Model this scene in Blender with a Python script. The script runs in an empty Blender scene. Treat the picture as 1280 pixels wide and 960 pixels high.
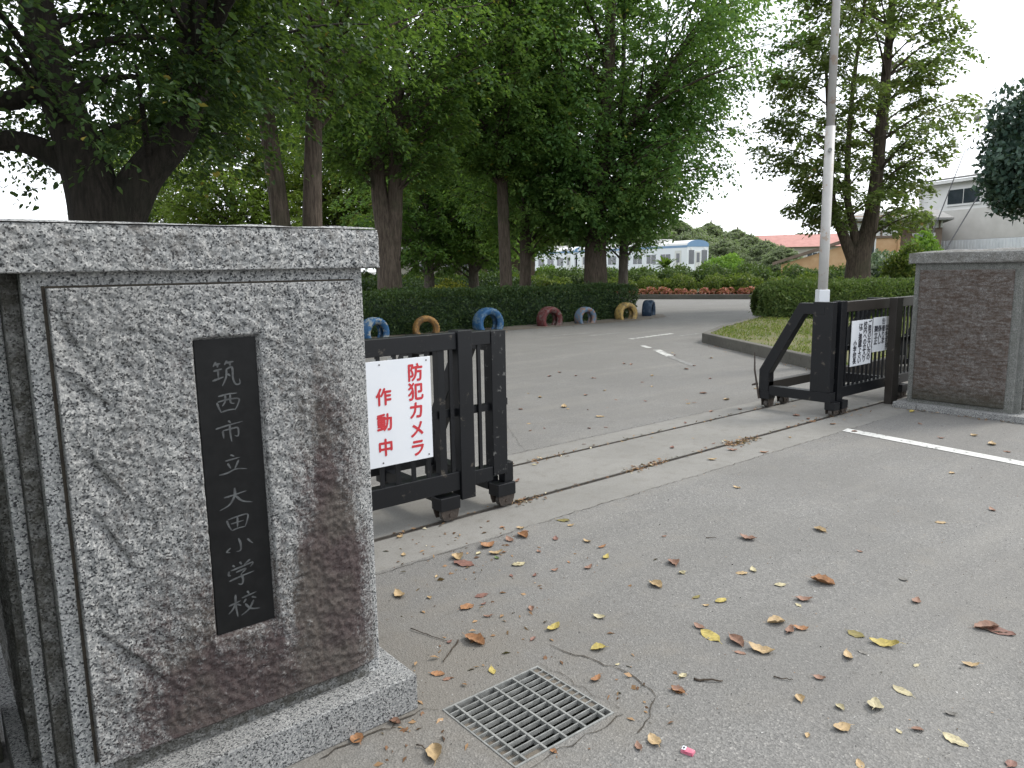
import bpy, math, random
import numpy as np
from mathutils import Matrix, Vector

S = bpy.context.scene
COL = S.collection
RNG = np.random.RandomState(7)
random.seed(7)

# ------------------------------------------------------------------ camera
EYE = 1.6
cam_d = bpy.data.cameras.new('camera')
cam_d.sensor_fit = 'HORIZONTAL'; cam_d.sensor_width = 36.0
cam_d.lens = 36.0 * 925.0 / 1280.0
cam_d.clip_start = 0.05; cam_d.clip_end = 3000
cam = bpy.data.objects.new('camera', cam_d); COL.objects.link(cam)
R = ((0.77454, -0.1103985, 0.6228161), (-0.6323047, -0.1091615, 0.7669906), (-0.0166871, -0.9878745, -0.1543554))
cam.matrix_world = Matrix(((R[0][0], -R[0][1], -R[0][2], 0), (R[1][0], -R[1][1], -R[1][2], 0),
                           (R[2][0], -R[2][1], -R[2][2], EYE), (0, 0, 0, 1)))
S.camera = cam

# ------------------------------------------------------------------ light
SUN_EL, SUN_AZ = math.radians(47), math.radians(-20)      # azimuth measured from +X towards +Y
w = bpy.data.worlds.new('World'); S.world = w; w.use_nodes = True
nt = w.node_tree; nt.nodes.clear()
wo = nt.nodes.new('ShaderNodeOutputWorld'); bg = nt.nodes.new('ShaderNodeBackground')
sk = nt.nodes.new('ShaderNodeTexSky'); sk.sky_type = 'NISHITA'; sk.sun_disc = False
sk.sun_elevation = SUN_EL; sk.sun_rotation = math.pi / 2 - SUN_AZ
sk.dust_density = 3.0
mx = nt.nodes.new('ShaderNodeMix'); mx.data_type = 'RGBA'
mx.inputs[0].default_value = 0.86                        # bright, even overcast over the sky
mx.inputs[7].default_value = (10.6, 11.0, 11.6, 1)
nt.links.new(sk.outputs[0], mx.inputs[6]); nt.links.new(mx.outputs[2], bg.inputs[0])
bg.inputs[1].default_value = 0.11
nt.links.new(bg.outputs[0], wo.inputs[0])
sun_d = bpy.data.lights.new('sun', 'SUN'); sun_d.energy = 1.5; sun_d.angle = math.radians(16)
sun_d.color = (1.0, 0.95, 0.87)
sun = bpy.data.objects.new('sun', sun_d); COL.objects.link(sun)
sd = Vector((math.cos(SUN_EL) * math.cos(SUN_AZ), math.cos(SUN_EL) * math.sin(SUN_AZ), math.sin(SUN_EL)))
sun.rotation_euler = sd.to_track_quat('Z', 'Y').to_euler()
S.view_settings.view_transform = 'Standard'; S.view_settings.look = 'None'
S.view_settings.exposure = 0.9; S.view_settings.gamma = 1.0
S.view_settings.use_curve_mapping = False
S.render.engine = 'CYCLES'
S.cycles.use_denoising = True
S.cycles.max_bounces = 8
S.cycles.transparent_max_bounces = 8

# ------------------------------------------------------------------ object helpers
def tag(o, label=None, cat=None, group=None, kind=None):
    if label: o['label'] = label
    if cat: o['category'] = cat
    if group: o['group'] = group
    if kind: o['kind'] = kind
    return o

def thing(name, loc, label, cat, group=None):
    o = bpy.data.objects.new(name, None); COL.objects.link(o); o.location = loc
    o.empty_display_size = 0.2
    return tag(o, label, cat, group)

def wloc(o):
    v = Vector((0, 0, 0))
    while o is not None:
        v += Vector(o.location); o = o.parent
    return v

class MB:
    """collects shapes in world coordinates; build() links them as ONE mesh object"""
    def __init__(s, M=None):
        s.v = []; s.f = []; s.M = M
    def add(s, vs, fs):
        b = len(s.v)
        if s.M is not None: vs = [tuple(s.M @ Vector(p)) for p in vs]
        s.v.extend([tuple(p) for p in vs]); s.f.extend([tuple(i + b for i in f) for f in fs])
        return s
    def box(s, x0, x1, y0, y1, z0, z1):
        return s.add([(x0, y0, z0), (x1, y0, z0), (x1, y1, z0), (x0, y1, z0), (x0, y0, z1), (x1, y0, z1), (x1, y1, z1), (x0, y1, z1)],
              [(0, 3, 2, 1), (4, 5, 6, 7), (0, 1, 5, 4), (1, 2, 6, 5), (2, 3, 7, 6), (3, 0, 4, 7)])
    def prism(s, poly, z0, z1):
        n = len(poly)
        vs = [(p[0], p[1], z0) for p in poly] + [(p[0], p[1], z1) for p in poly]
        fs = [tuple(range(n))[::-1], tuple(range(n, 2 * n))] + [(i, (i + 1) % n, n + (i + 1) % n, n + i) for i in range(n)]
        return s.add(vs, fs)
    def prism_x(s, poly, x0, x1):          # polygon in (y, z)
        n = len(poly)
        vs = [(x0, p[0], p[1]) for p in poly] + [(x1, p[0], p[1]) for p in poly]
        fs = [tuple(range(n))[::-1], tuple(range(n, 2 * n))] + [(i, (i + 1) % n, n + (i + 1) % n, n + i) for i in range(n)]
        return s.add(vs, fs)
    def prism_y(s, poly, y0, y1):          # polygon in (x, z)
        n = len(poly)
        vs = [(p[0], y0, p[1]) for p in poly] + [(p[0], y1, p[1]) for p in poly]
        fs = [tuple(range(n)), tuple(range(n, 2 * n))[::-1]] + [((i + 1) % n, i, n + i, n + (i + 1) % n) for i in range(n)]
        return s.add(vs, fs)
    def tube(s, pts, rad, n=8, cap=True):
        pts = [Vector(p) for p in pts]; vs = []; fs = []
        for i, p in enumerate(pts):
            d = (pts[min(i + 1, len(pts) - 1)] - pts[max(i - 1, 0)]).normalized()
            a = d.cross(Vector((0, 1, 0)) if abs(d.y) < 0.8 else Vector((1, 0, 0))).normalized(); b = d.cross(a)
            r = rad[i] if hasattr(rad, '__len__') else rad
            for k in range(n):
                t = 2 * math.pi * k / n
                vs.append(tuple(p + a * (r * math.cos(t)) + b * (r * math.sin(t))))
        for i in range(len(pts) - 1):
            for k in range(n):
                k2 = (k + 1) % n
                fs.append((i * n + k, (i + 1) * n + k, (i + 1) * n + k2, i * n + k2))
        if cap:
            fs.append(tuple(range(n))); m = (len(pts) - 1) * n
            fs.append(tuple(range(m, m + n))[::-1])
        return s.add(vs, fs)
    def build(s, name, mat, parent=None, smooth=False, bevel=0.0):
        me = bpy.data.meshes.new(name)
        off = wloc(parent) if parent is not None else Vector((0, 0, 0))
        me.from_pydata([(p[0] - off.x, p[1] - off.y, p[2] - off.z) for p in s.v], [], s.f)
        me.update()
        return link(name, me, mat, parent, smooth, bevel)

def link(name, me, mat, parent=None, smooth=False, bevel=0.0):
    if mat: me.materials.append(mat)
    if smooth: me.polygons.foreach_set('use_smooth', [True] * len(me.polygons))
    o = bpy.data.objects.new(name, me); COL.objects.link(o)
    if parent is not None: o.parent = parent
    if bevel:
        b = o.modifiers.new('edge', 'BEVEL'); b.width = bevel; b.segments = 2; b.limit_method = 'ANGLE'
    return o

def np_mesh(name, V, F4, mat, parent=None, tint=None, smooth=False):
    """quad mesh straight from numpy arrays"""
    off = wloc(parent) if parent is not None else Vector((0, 0, 0))
    V = np.asarray(V, np.float32) - np.array(off, np.float32)
    me = bpy.data.meshes.new(name)
    me.vertices.add(len(V)); me.vertices.foreach_set('co', V.ravel())
    F4 = np.asarray(F4, np.int32)
    k = F4.shape[1]
    me.loops.add(F4.size); me.loops.foreach_set('vertex_index', F4.ravel())
    me.polygons.add(len(F4)); me.polygons.foreach_set('loop_start', np.arange(0, F4.size, k, dtype=np.int32))
    me.polygons.foreach_set('loop_total', np.full(len(F4), k, np.int32))
    me.update(calc_edges=True); me.validate()
    if tint is not None:
        a = me.attributes.new('tint', 'FLOAT', 'FACE'); a.data.foreach_set('value', np.asarray(tint, np.float32))
    return link(name, me, mat, parent, smooth)

def copy_thing(root, loc, label=None, rotz=0.0, scale=None):
    c = root.copy(); COL.objects.link(c); c.location = loc; c.rotation_euler = (0, 0, rotz)
    if scale is not None: c.scale = scale if hasattr(scale, '__len__') else (scale,) * 3
    if label: c['label'] = label
    for ch in root.children:
        d = ch.copy(); COL.objects.link(d); d.parent = c
        for g in ch.children:
            e = g.copy(); COL.objects.link(e); e.parent = d
    return c

# ------------------------------------------------------------------ noise (numpy)
_LAT = np.random.RandomState(3).rand(16, 128, 128)
def vnoise(x, y, seed=0):
    L = _LAT[seed % 16]
    xi = np.floor(x).astype(int); yi = np.floor(y).astype(int); fx = x - xi; fy = y - yi
    fx = fx * fx * (3 - 2 * fx); fy = fy * fy * (3 - 2 * fy)
    a = L[xi % 128, yi % 128]; b = L[(xi + 1) % 128, yi % 128]; c = L[xi % 128, (yi + 1) % 128]; d = L[(xi + 1) % 128, (yi + 1) % 128]
    return (a * (1 - fx) + b * fx) * (1 - fy) + (c * (1 - fx) + d * fx) * fy
def fbm(x, y, seed=0, o=4):
    s = 0; a = 1; t = 0
    for i in range(o):
        s = s + a * vnoise(x * 2 ** i + 17.3 * i, y * 2 ** i + 5.1 * i, seed + i); t += a; a *= 0.5
    return s / t

# ------------------------------------------------------------------ material helpers
def new_mat(name):
    m = bpy.data.materials.new(name); m.use_nodes = True
    n = m.node_tree; n.nodes.clear()
    return m, n
def nd(n, typ, ins=None, **props):
    x = n.nodes.new('ShaderNode' + typ)
    for k, v in props.items(): setattr(x, k, v)
    for k, v in (ins or {}).items():
        if isinstance(v, bpy.types.NodeSocket): n.links.new(v, x.inputs[k])
        else: x.inputs[k].default_value = v
    return x
def c4(c): return (c[0], c[1], c[2], 1)
def mixc(n, f, a, b, blend='MIX'):
    x = nd(n, 'Mix', data_type='RGBA', blend_type=blend)
    for i, v in ((0, f), (6, a), (7, b)):
        if isinstance(v, bpy.types.NodeSocket): n.links.new(v, x.inputs[i])
        else: x.inputs[i].default_value = v if i == 0 else c4(v)
    return x.outputs[2]
def mth(n, op, a, b=0.0, clamp=False):
    x = nd(n, 'Math', {0: a, 1: b}, operation=op); x.use_clamp = clamp
    return x.outputs[0]
def ramp(n, f, stops):
    x = nd(n, 'ValToRGB', {0: f}); e = x.color_ramp.elements
    while len(e) > len(stops): e.remove(e[-1])
    while len(e) < len(stops): e.new(0.5)
    for q, (p, c) in zip(e, stops):
        q.position = p; q.color = c4(c) if hasattr(c, '__len__') else (c, c, c, 1)
    return x.outputs[0]
def noise(n, co, scale, detail=4, rough=0.55, dist=0.0):
    return nd(n, 'TexNoise', {'Vector': co, 'Scale': scale, 'Detail': detail, 'Roughness': rough, 'Distortion': dist}).outputs[0]
def objco(n): return nd(n, 'TexCoord').outputs[3]
def world(n): return nd(n, 'NewGeometry').outputs[0]
ALB = 0.80                               # overall level of the mineral and painted surfaces
def finish(n, col, rough=0.7, bump=None, bs=0.3, bd=0.01, spec=0.5, metal=0.0):
    col = mixc(n, 1.0, col, (ALB, ALB, ALB), 'MULTIPLY')
    p = nd(n, 'BsdfPrincipled', {'Base Color': col,
                                 'Roughness': rough, 'Metallic': metal, 'Specular IOR Level': spec})
    if bump is not None:
        b = nd(n, 'Bump', {'Height': bump, 'Strength': bs, 'Distance': bd}); n.links.new(b.outputs[0], p.inputs['Normal'])
    o = nd(n, 'OutputMaterial'); n.links.new(p.outputs[0], o.inputs[0])
    return p

def simple(name, a, b, scale=6.0, rough=0.6, bump=0.0, bscale=None, metal=0.0, spec=0.5, bd=0.01):
    m, n = new_mat(name); co = objco(n)
    f = noise(n, co, scale, 6, 0.6)
    col = mixc(n, ramp(n, f, [(0.35, 0.0), (0.65, 1.0)]), a, b)
    h = noise(n, co, bscale or scale * 8, 4) if bump else None
    finish(n, col, rough, h, bump, bd, spec, metal)
    return m

def mask_band(n, pos_sock, c, wd):        # smooth 1 at c, 0 at +-wd
    return mth(n, 'SUBTRACT', 1.0, mth(n, 'MULTIPLY', mth(n, 'ABSOLUTE', mth(n, 'SUBTRACT', pos_sock, c)), 1.0 / wd), True)

def granite(name, stain_or_shade=None, rough_face=False, tone=1.0, grain=210.0):
    m, n = new_mat(name); co = objco(n); wp = world(n)
    vo = nd(n, 'TexVoronoi', {'Vector': co, 'Scale': grain, 'Randomness': 1.0})
    cell = nd(n, 'SeparateColor', {0: vo.outputs['Color']}).outputs[0]
    t = tone
    base = ramp(n, cell, [(0.0, (0.018 * t, 0.02 * t, 0.023 * t)), (0.15, (0.06 * t, 0.062 * t, 0.067 * t)), (0.24, (0.25 * t, 0.26 * t, 0.262 * t)),
                          (0.6, (0.36 * t, 0.365 * t, 0.36 * t)), (1.0, (0.60 * t, 0.60 * t, 0.58 * t))])
    f2 = noise(n, co, grain * 0.55, 3, 0.6)
    base = mixc(n, ramp(n, f2, [(0.36, 0.35), (0.50, 0.0)]), base, (0.10 * t, 0.105 * t, 0.11 * t))
    f3 = noise(n, co, 3.0, 4)
    base = mixc(n, ramp(n, f3, [(0.35, 0.22), (0.65, 0.0)]), base, (0.20 * t, 0.195 * t, 0.18 * t))
    if stain_or_shade == 'left':                     # rust-brown lichen staining right of the plaque, grime at the foot
        xyz = nd(n, 'SeparateXYZ', {0: wp})
        x, z = xyz.outputs[0], xyz.outputs[2]
        big = noise(n, wp, 3.2, 5, 0.6); fine = mth(n, 'ADD', mth(n, 'MULTIPLY', noise(n, wp, 42.0, 5, 0.75), 0.5), mth(n, 'MULTIPLY', noise(n, wp, 150.0, 3, 0.7), 0.5))
        band = mth(n, 'MULTIPLY', mask_band(n, x, 1.045, 0.16), mask_band(n, z, 0.62, 0.78))
        foot = mth(n, 'MULTIPLY', mask_band(n, z, 0.16, 0.62), mask_band(n, x, 0.80, 0.66))
        patch = mth(n, 'MULTIPLY', mask_band(n, x, 0.60, 0.26), mask_band(n, z, 0.42, 0.42))
        m1 = mth(n, 'ADD', mth(n, 'MULTIPLY', band, 1.35), mth(n, 'ADD', mth(n, 'MULTIPLY', foot, 0.85), mth(n, 'MULTIPLY', patch, 0.4)))
        m1 = mth(n, 'ADD', m1, mth(n, 'MULTIPLY', mth(n, 'SUBTRACT', big, 0.5), 0.7))
        drip = noise(n, nd(n, 'Mapping', {'Vector': wp, 'Scale': (1.0, 1.0, 0.10)}).outputs[0], 24.0, 4, 0.6)
        m1 = mth(n, 'ADD', m1, mth(n, 'MULTIPLY', mth(n, 'SUBTRACT', drip, 0.5), 0.9))
        m1 = mth(n, 'ADD', m1, mth(n, 'MULTIPLY', mth(n, 'SUBTRACT', fine, 0.5), 2.3))
        k = ramp(n, m1, [(0.10, 0.0), (0.60, 0.90)])
        tonec = mixc(n, ramp(n, noise(n, wp, 5.0, 3), [(0.4, 0.0), (0.6, 1.0)]), (0.050, 0.031, 0.030), (0.068, 0.054, 0.045))
        base = mixc(n, k, base, tonec)
    if stain_or_shade == 'right':                    # almost wholly covered by dark brown growth
        xyz = nd(n, 'SeparateXYZ', {0: wp}); z = xyz.outputs[2]
        fine = noise(n, wp, 30.0, 5, 0.75)
        str_ = nd(n, 'Mapping', {'Vector': wp, 'Scale': (1.0, 1.0, 5.0)}).outputs[0]
        fl = noise(n, str_, 9.0, 5, 0.7)
        k = ramp(n, mth(n, 'ADD', mth(n, 'MULTIPLY', fl, 0.7), mth(n, 'MULTIPLY', fine, 0.5)), [(0.50, 0.97), (0.76, 0.45)])
        k = mth(n, 'MULTIPLY', k, ramp(n, z, [(1.40 / 2, 1.0), (1.54 / 2, 0.55)]) if False else 1.0)
        base = mixc(n, k, base, (0.068, 0.046, 0.034))
        base = mixc(n, mth(n, 'MULTIPLY', mask_band(n, z, 0.10, 0.22), 0.75, True), base, (0.03, 0.034, 0.022))
    if stain_or_shade == 'frame':
        fine = noise(n, wp, 16.0, 6, 0.75)
        base = mixc(n, ramp(n, fine, [(0.35, 0.45), (0.65, 0.8)]), base, (0.105, 0.11, 0.095))
    if stain_or_shade == 'side':  # dark mottling, puts the shade of the pillar's left side in the colour
        fine = noise(n, wp, 20.0, 6, 0.75)
        base = mixc(n, ramp(n, fine, [(0.42, 0.85), (0.6, 0.3)]), base, (0.05, 0.047, 0.036))
    if stain_or_shade == 'cap':
        fine = noise(n, wp, 14.0, 6, 0.75)
        base = mixc(n, ramp(n, fine, [(0.50, 0.0), (0.68, 0.75)]), base, (0.12, 0.11, 0.10))
    if stain_or_shade == 'darkcap':
        fine = noise(n, wp, 14.0, 6, 0.75)
        base = mixc(n, ramp(n, fine, [(0.40, 0.35), (0.62, 0.85)]), base, (0.13, 0.125, 0.11))
    h = noise(n, co, 60.0 if rough_face else 220.0, 6, 0.7)
    if rough_face:
        h = mth(n, 'ADD', mth(n, 'MULTIPLY', noise(n, co, 130.0, 4, 0.7), 0.8), mth(n, 'MULTIPLY', noise(n, co, 45.0, 5, 0.65), 1.0))
    finish(n, base, 0.8, h, 0.75 if rough_face else 0.15, 0.007 if rough_face else 0.002, 0.25)
    return m

def asphalt_mat():
    m, n = new_mat('asphalt'); wp = world(n)
    vo = nd(n, 'TexVoronoi', {'Vector': wp, 'Scale': 140.0}); cell = nd(n, 'SeparateColor', {0: vo.outputs['Color']}).outputs[0]
    f1 = noise(n, wp, 0.55, 6, 0.6); f2 = noise(n, wp, 4.0, 6, 0.65); f3 = noise(n, wp, 60.0, 4, 0.7)
    c = ramp(n, cell, [(0.0, (0.145, 0.145, 0.142)), (0.5, (0.205, 0.204, 0.200)), (0.9, (0.245, 0.243, 0.237)), (0.97, (0.30, 0.295, 0.285)), (1.0, (0.36, 0.355, 0.34))])
    c = mixc(n, ramp(n, f3, [(0.36, 0.5), (0.5, 0.0)]), c, (0.115, 0.115, 0.112))
    c = mixc(n, ramp(n, f1, [(0.38, 0.45), (0.62, 0.0)]), c, (0.165, 0.162, 0.156))
    c = mixc(n, ramp(n, f2, [(0.52, 0.0), (0.72, 0.30)]), c, (0.265, 0.255, 0.235))
    pa = noise(n, wp, 0.9, 3, 0.5, 0.6); c = mixc(n, ramp(n, pa, [(0.46, 0.0), (0.50, 0.22)]), c, (0.15, 0.147, 0.14))
    wear = noise(n, nd(n, 'Mapping', {'Vector': wp, 'Scale': (0.35, 2.2, 1.0), 'Rotation': (0, 0, 0.9)}).outputs[0], 1.1, 4, 0.6)
    c = mixc(n, ramp(n, wear, [(0.5, 0.0), (0.7, 0.35)]), c, (0.265, 0.258, 0.24))
    spots = noise(n, wp, 14.0, 3, 0.6); c = mixc(n, ramp(n, spots, [(0.66, 0.0), (0.72, 0.4)]), c, (0.11, 0.105, 0.095))
    c = mixc(n, 1.0, c, (1.0, 0.985, 0.955), 'MULTIPLY')
    xyz = nd(n, 'SeparateXYZ', {0: wp}); x, y = xyz.outputs[0], xyz.outputs[1]
    # trodden brown grit gathered beside the pillar and round the drain
    g = mth(n, 'MULTIPLY', mask_band(n, x, 1.35, 1.3), mask_band(n, y, 2.35, 1.15))
    g = mth(n, 'ADD', mth(n, 'MULTIPLY', g, 1.2), mth(n, 'MULTIPLY', mth(n, 'SUBTRACT', f2, 0.5), 1.8))
    c = mixc(n, ramp(n, g, [(0.15, 0.0), (0.95, 0.55)]), c, (0.18, 0.162, 0.135))
    h = mth(n, 'ADD', f3, mth(n, 'MULTIPLY', vo.outputs['Distance'], 1.6))
    finish(n, c, 0.82, h, 0.42, 0.004, 0.3)
    return m

def concrete_mat(name, a, b, dirt, bump=0.25):
    m, n = new_mat(name); wp = world(n)
    f1 = noise(n, wp, 1.3, 6, 0.65); f2 = noise(n, wp, 90.0, 4, 0.7); f3 = noise(n, wp, 9.0, 5, 0.65)
    c = mixc(n, ramp(n, f1, [(0.35, 0.0), (0.65, 1.0)]), a, b)
    c = mixc(n, ramp(n, f3, [(0.50, 0.0), (0.72, 0.55)]), c, dirt)
    c = mixc(n, ramp(n, f2, [(0.38, 0.45), (0.5, 0.0)]), c, tuple(k * 0.6 for k in a))
    finish(n, c, 0.85, f2, bump, 0.003, 0.3)
    return m

def leaf_mat(name, dark, mid, light, extra=None, trans=0.35, rough=0.5):
    m, n = new_mat(name)
    t = nd(n, 'Attribute', attribute_name='tint').outputs[2]
    stops = [(0.0, dark), (0.45, mid), (0.93, light)]
    if extra: stops += [(0.965, light), (0.975, extra)]
    col = ramp(n, t, stops)
    p = nd(n, 'BsdfPrincipled', {'Base Color': col, 'Roughness': rough, 'Specular IOR Level': 0.16})
    tl = nd(n, 'BsdfTranslucent', {'Color': mixc(n, 0.5, col, (0.20, 0.34, 0.030), 'MIX')})
    ms = nd(n, 'MixShader', {0: trans, 1: p.outputs[0], 2: tl.outputs[0]})
    o = nd(n, 'OutputMaterial'); n.links.new(ms.outputs[0], o.inputs[0])
    return m

def bark_mat(name, a, b):
    m, n = new_mat(name); wp = world(n)
    st = nd(n, 'Mapping', {'Vector': wp, 'Scale': (1, 1, 0.12)}).outputs[0]
    f = noise(n, st, 26.0, 6, 0.7); f2 = noise(n, wp, 2.5, 4)
    c = mixc(n, ramp(n, f, [(0.4, 0.0), (0.6, 1.0)]), a, b)
    c = mixc(n, ramp(n, f2, [(0.5, 0.0), (0.7, 0.5)]), c, (a[0] * 0.8, a[1] * 1.1, a[2] * 0.8))
    finish(n, c, 0.9, f, 0.9, 0.03, 0.2)
    return m

def paint_worn(name, col, under, scale=14.0, amount=0.62, rough=0.5):
    m, n = new_mat(name); co = objco(n)
    f = noise(n, co, scale, 6, 0.7); g = noise(n, co, 3.0, 4)
    c = mixc(n, ramp(n, g, [(0.35, 0.0), (0.7, 0.45)]), col, tuple(0.6 * k for k in col))
    c = mixc(n, ramp(n, f, [(amount, 0.0), (amount + 0.05, 0.9)]), c, under)
    finish(n, c, rough, f, 0.25, 0.003, 0.3)
    return m

M = {}
M['asphalt'] = asphalt_mat()
M['concrete'] = concrete_mat('pale_concrete', (0.215, 0.209, 0.192), (0.262, 0.255, 0.236), (0.17, 0.159, 0.136))
M['kerb'] = concrete_mat('kerb_concrete', (0.11, 0.105, 0.092), (0.15, 0.143, 0.125), (0.065, 0.062, 0.045))
M['granite'] = granite('sawn_granite')
M['granite_rough'] = granite('rough_granite', 'left', True, 0.86)
M['granite_cap'] = granite('rough_granite_cap', 'cap', True, 0.95)
M['granite_side'] = granite('rough_granite_side', 'side', True, 0.8)
M['granite_dark'] = granite('grimy_granite', 'right', True, 0.9)
M['granite_darkcap'] = granite('grimy_granite_cap', 'darkcap', True, 1.0)
M['granite_base'] = granite('base_granite', None, False, 0.78, 230.0)
M['granite_frame'] = granite('aged_granite', 'frame', False, 0.85)
M['plaque'] = simple('polished_black_granite', (0.007, 0.0075, 0.008), (0.011, 0.0115, 0.012), 30, 0.3, 0.0, spec=0.22)
M['engrave'] = simple('engraved_stroke', (0.034, 0.037, 0.039), (0.085, 0.092, 0.094), 40, 0.6)
M['gate'] = paint_worn('worn_black_paint', (0.009, 0.010, 0.012), (0.085, 0.075, 0.062), 11, 0.62, 0.36)
M['gate_peeled'] = paint_worn('peeling_black_paint', (0.009, 0.010, 0.012), (0.12, 0.12, 0.115), 22, 0.60, 0.36)
M['gate_brown'] = paint_worn('worn_brown_paint', (0.030, 0.026, 0.022), (0.10, 0.085, 0.07), 12, 0.64, 0.45)
M['rust'] = simple('rusty_steel', (0.030, 0.022, 0.017), (0.06, 0.045, 0.034), 20, 0.75, 0.4, 90)
M['rail_steel'] = simple('dark_rail_steel', (0.05, 0.042, 0.036), (0.10, 0.09, 0.078), 18, 0.55, 0.2, 120)
M['galv'] = simple('galvanised_steel', (0.20, 0.205, 0.195), (0.32, 0.325, 0.31), 25, 0.55, 0.2, 90, 0.1)
M['sign_white'] = simple('white_sign_sheet', (0.72, 0.755, 0.80), (0.78, 0.80, 0.83), 3, 0.45)
M['sign_red'] = simple('red_print', (0.50, 0.02, 0.03), (0.56, 0.03, 0.04), 8, 0.5)
M['sign_black'] = simple('black_print', (0.03, 0.032, 0.045), (0.05, 0.05, 0.06), 8, 0.5)
M['white_paint'] = paint_worn('road_paint', (0.66, 0.66, 0.63), (0.17, 0.168, 0.163), 16, 0.57, 0.7)
M['white_paint_worn'] = paint_worn('worn_road_paint', (0.34, 0.34, 0.325), (0.21, 0.207, 0.2), 4, 0.42, 0.8)
M['white_paint_half'] = paint_worn('chipped_road_paint', (0.60, 0.60, 0.57), (0.21, 0.207, 0.2), 7, 0.50, 0.8)
M['crack'] = simple('crack_dirt_edge_shade', (0.035, 0.03, 0.024), (0.07, 0.058, 0.042), 30, 0.95)
M['soil'] = simple('garden_soil', (0.07, 0.052, 0.035), (0.12, 0.092, 0.062), 4, 0.95, 0.6, 30)
M['grit'] = simple('brown_grit', (0.135, 0.112, 0.085), (0.165, 0.145, 0.118), 3, 0.95, 0.5, 70)
M['pit'] = simple('drain_pit_concrete', (0.028, 0.031, 0.022), (0.05, 0.053, 0.04), 5, 0.9, 0.4, 40)
M['turf'] = simple('turf_ground', (0.085, 0.105, 0.032), (0.16, 0.14, 0.062), 3, 0.95, 0.6, 40)
M['field'] = simple('field_green', (0.05, 0.085, 0.022), (0.085, 0.12, 0.035), 0.4, 0.95, 0.5, 6)
M['bark_dark'] = bark_mat('dark_bark', (0.016, 0.014, 0.011), (0.036, 0.031, 0.025))
M['bark'] = bark_mat('brown_bark', (0.058, 0.045, 0.034), (0.125, 0.10, 0.078))
M['bark_grey'] = bark_mat('grey_bark', (0.085, 0.072, 0.06), (0.17, 0.15, 0.125))
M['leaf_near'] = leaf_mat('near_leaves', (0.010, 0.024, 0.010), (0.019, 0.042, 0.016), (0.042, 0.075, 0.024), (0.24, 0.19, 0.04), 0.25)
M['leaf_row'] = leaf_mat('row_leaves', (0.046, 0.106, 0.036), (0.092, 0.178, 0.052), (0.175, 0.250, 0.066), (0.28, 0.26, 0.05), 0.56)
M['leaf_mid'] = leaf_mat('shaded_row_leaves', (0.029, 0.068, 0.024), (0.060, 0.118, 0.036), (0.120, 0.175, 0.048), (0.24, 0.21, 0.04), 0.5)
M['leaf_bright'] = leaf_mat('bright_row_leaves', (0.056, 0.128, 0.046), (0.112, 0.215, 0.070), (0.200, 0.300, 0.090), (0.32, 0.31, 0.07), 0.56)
M['leaf_back'] = leaf_mat('back_leaves', (0.060, 0.092, 0.022), (0.10, 0.145, 0.030), (0.16, 0.19, 0.042), (0.30, 0.27, 0.06), 0.5)
M['leaf_olive'] = leaf_mat('olive_leaves', (0.060, 0.086, 0.036), (0.112, 0.142, 0.052), (0.195, 0.195, 0.072), (0.26, 0.17, 0.07), 0.5)
M['leaf_holly'] = leaf_mat('glossy_dark_leaves', (0.022, 0.042, 0.035), (0.042, 0.078, 0.060), (0.090, 0.135, 0.105), None, 0.12, 0.32)
M['leaf_hedge'] = leaf_mat('dark_hedge_leaves', (0.014, 0.029, 0.014), (0.028, 0.053, 0.023), (0.054, 0.084, 0.030), None, 0.2)
M['leaf_box'] = leaf_mat('clipped_hedge_leaves', (0.030, 0.056, 0.020), (0.062, 0.100, 0.032), (0.115, 0.150, 0.048), None, 0.25)
M['leaf_azalea'] = leaf_mat('yellow_green_leaves', (0.045, 0.075, 0.016), (0.095, 0.135, 0.028), (0.18, 0.20, 0.042), None, 0.3)
M['leaf_lime'] = leaf_mat('lime_leaves', (0.07, 0.14, 0.02), (0.12, 0.23, 0.035), (0.20, 0.32, 0.06), None, 0.4)
M['leaf_silver'] = leaf_mat('variegated_leaves', (0.05, 0.085, 0.05), (0.16, 0.21, 0.15), (0.42, 0.46, 0.38), None, 0.25)
M['leaf_wood'] = leaf_mat('far_wood_leaves', (0.13, 0.155, 0.10), (0.19, 0.22, 0.14), (0.26, 0.285, 0.18), None, 0.4)
M['leaf_yellow'] = leaf_mat('golden_leaves', (0.12, 0.14, 0.02), (0.22, 0.23, 0.03), (0.32, 0.30, 0.05), None, 0.3)
M['flower'] = leaf_mat('begonia_petals', (0.11, 0.045, 0.022), (0.34, 0.10, 0.07), (0.60, 0.25, 0.22), (0.75, 0.55, 0.5), 0.25)
M['grass'] = leaf_mat('grass_blades', (0.075, 0.105, 0.022), (0.13, 0.165, 0.035), (0.24, 0.24, 0.075), (0.24, 0.17, 0.08), 0.35)

# ------------------------------------------------------------------ ground
def sheet(name, polys, mat, z, kind='structure', parent=None):
    b = MB()
    for p in polys: b.add([(q[0], q[1], z) for q in p], [tuple(range(len(p)))])
    o = b.build(name, mat, parent)
    if kind: o['kind'] = kind
    return o

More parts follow.
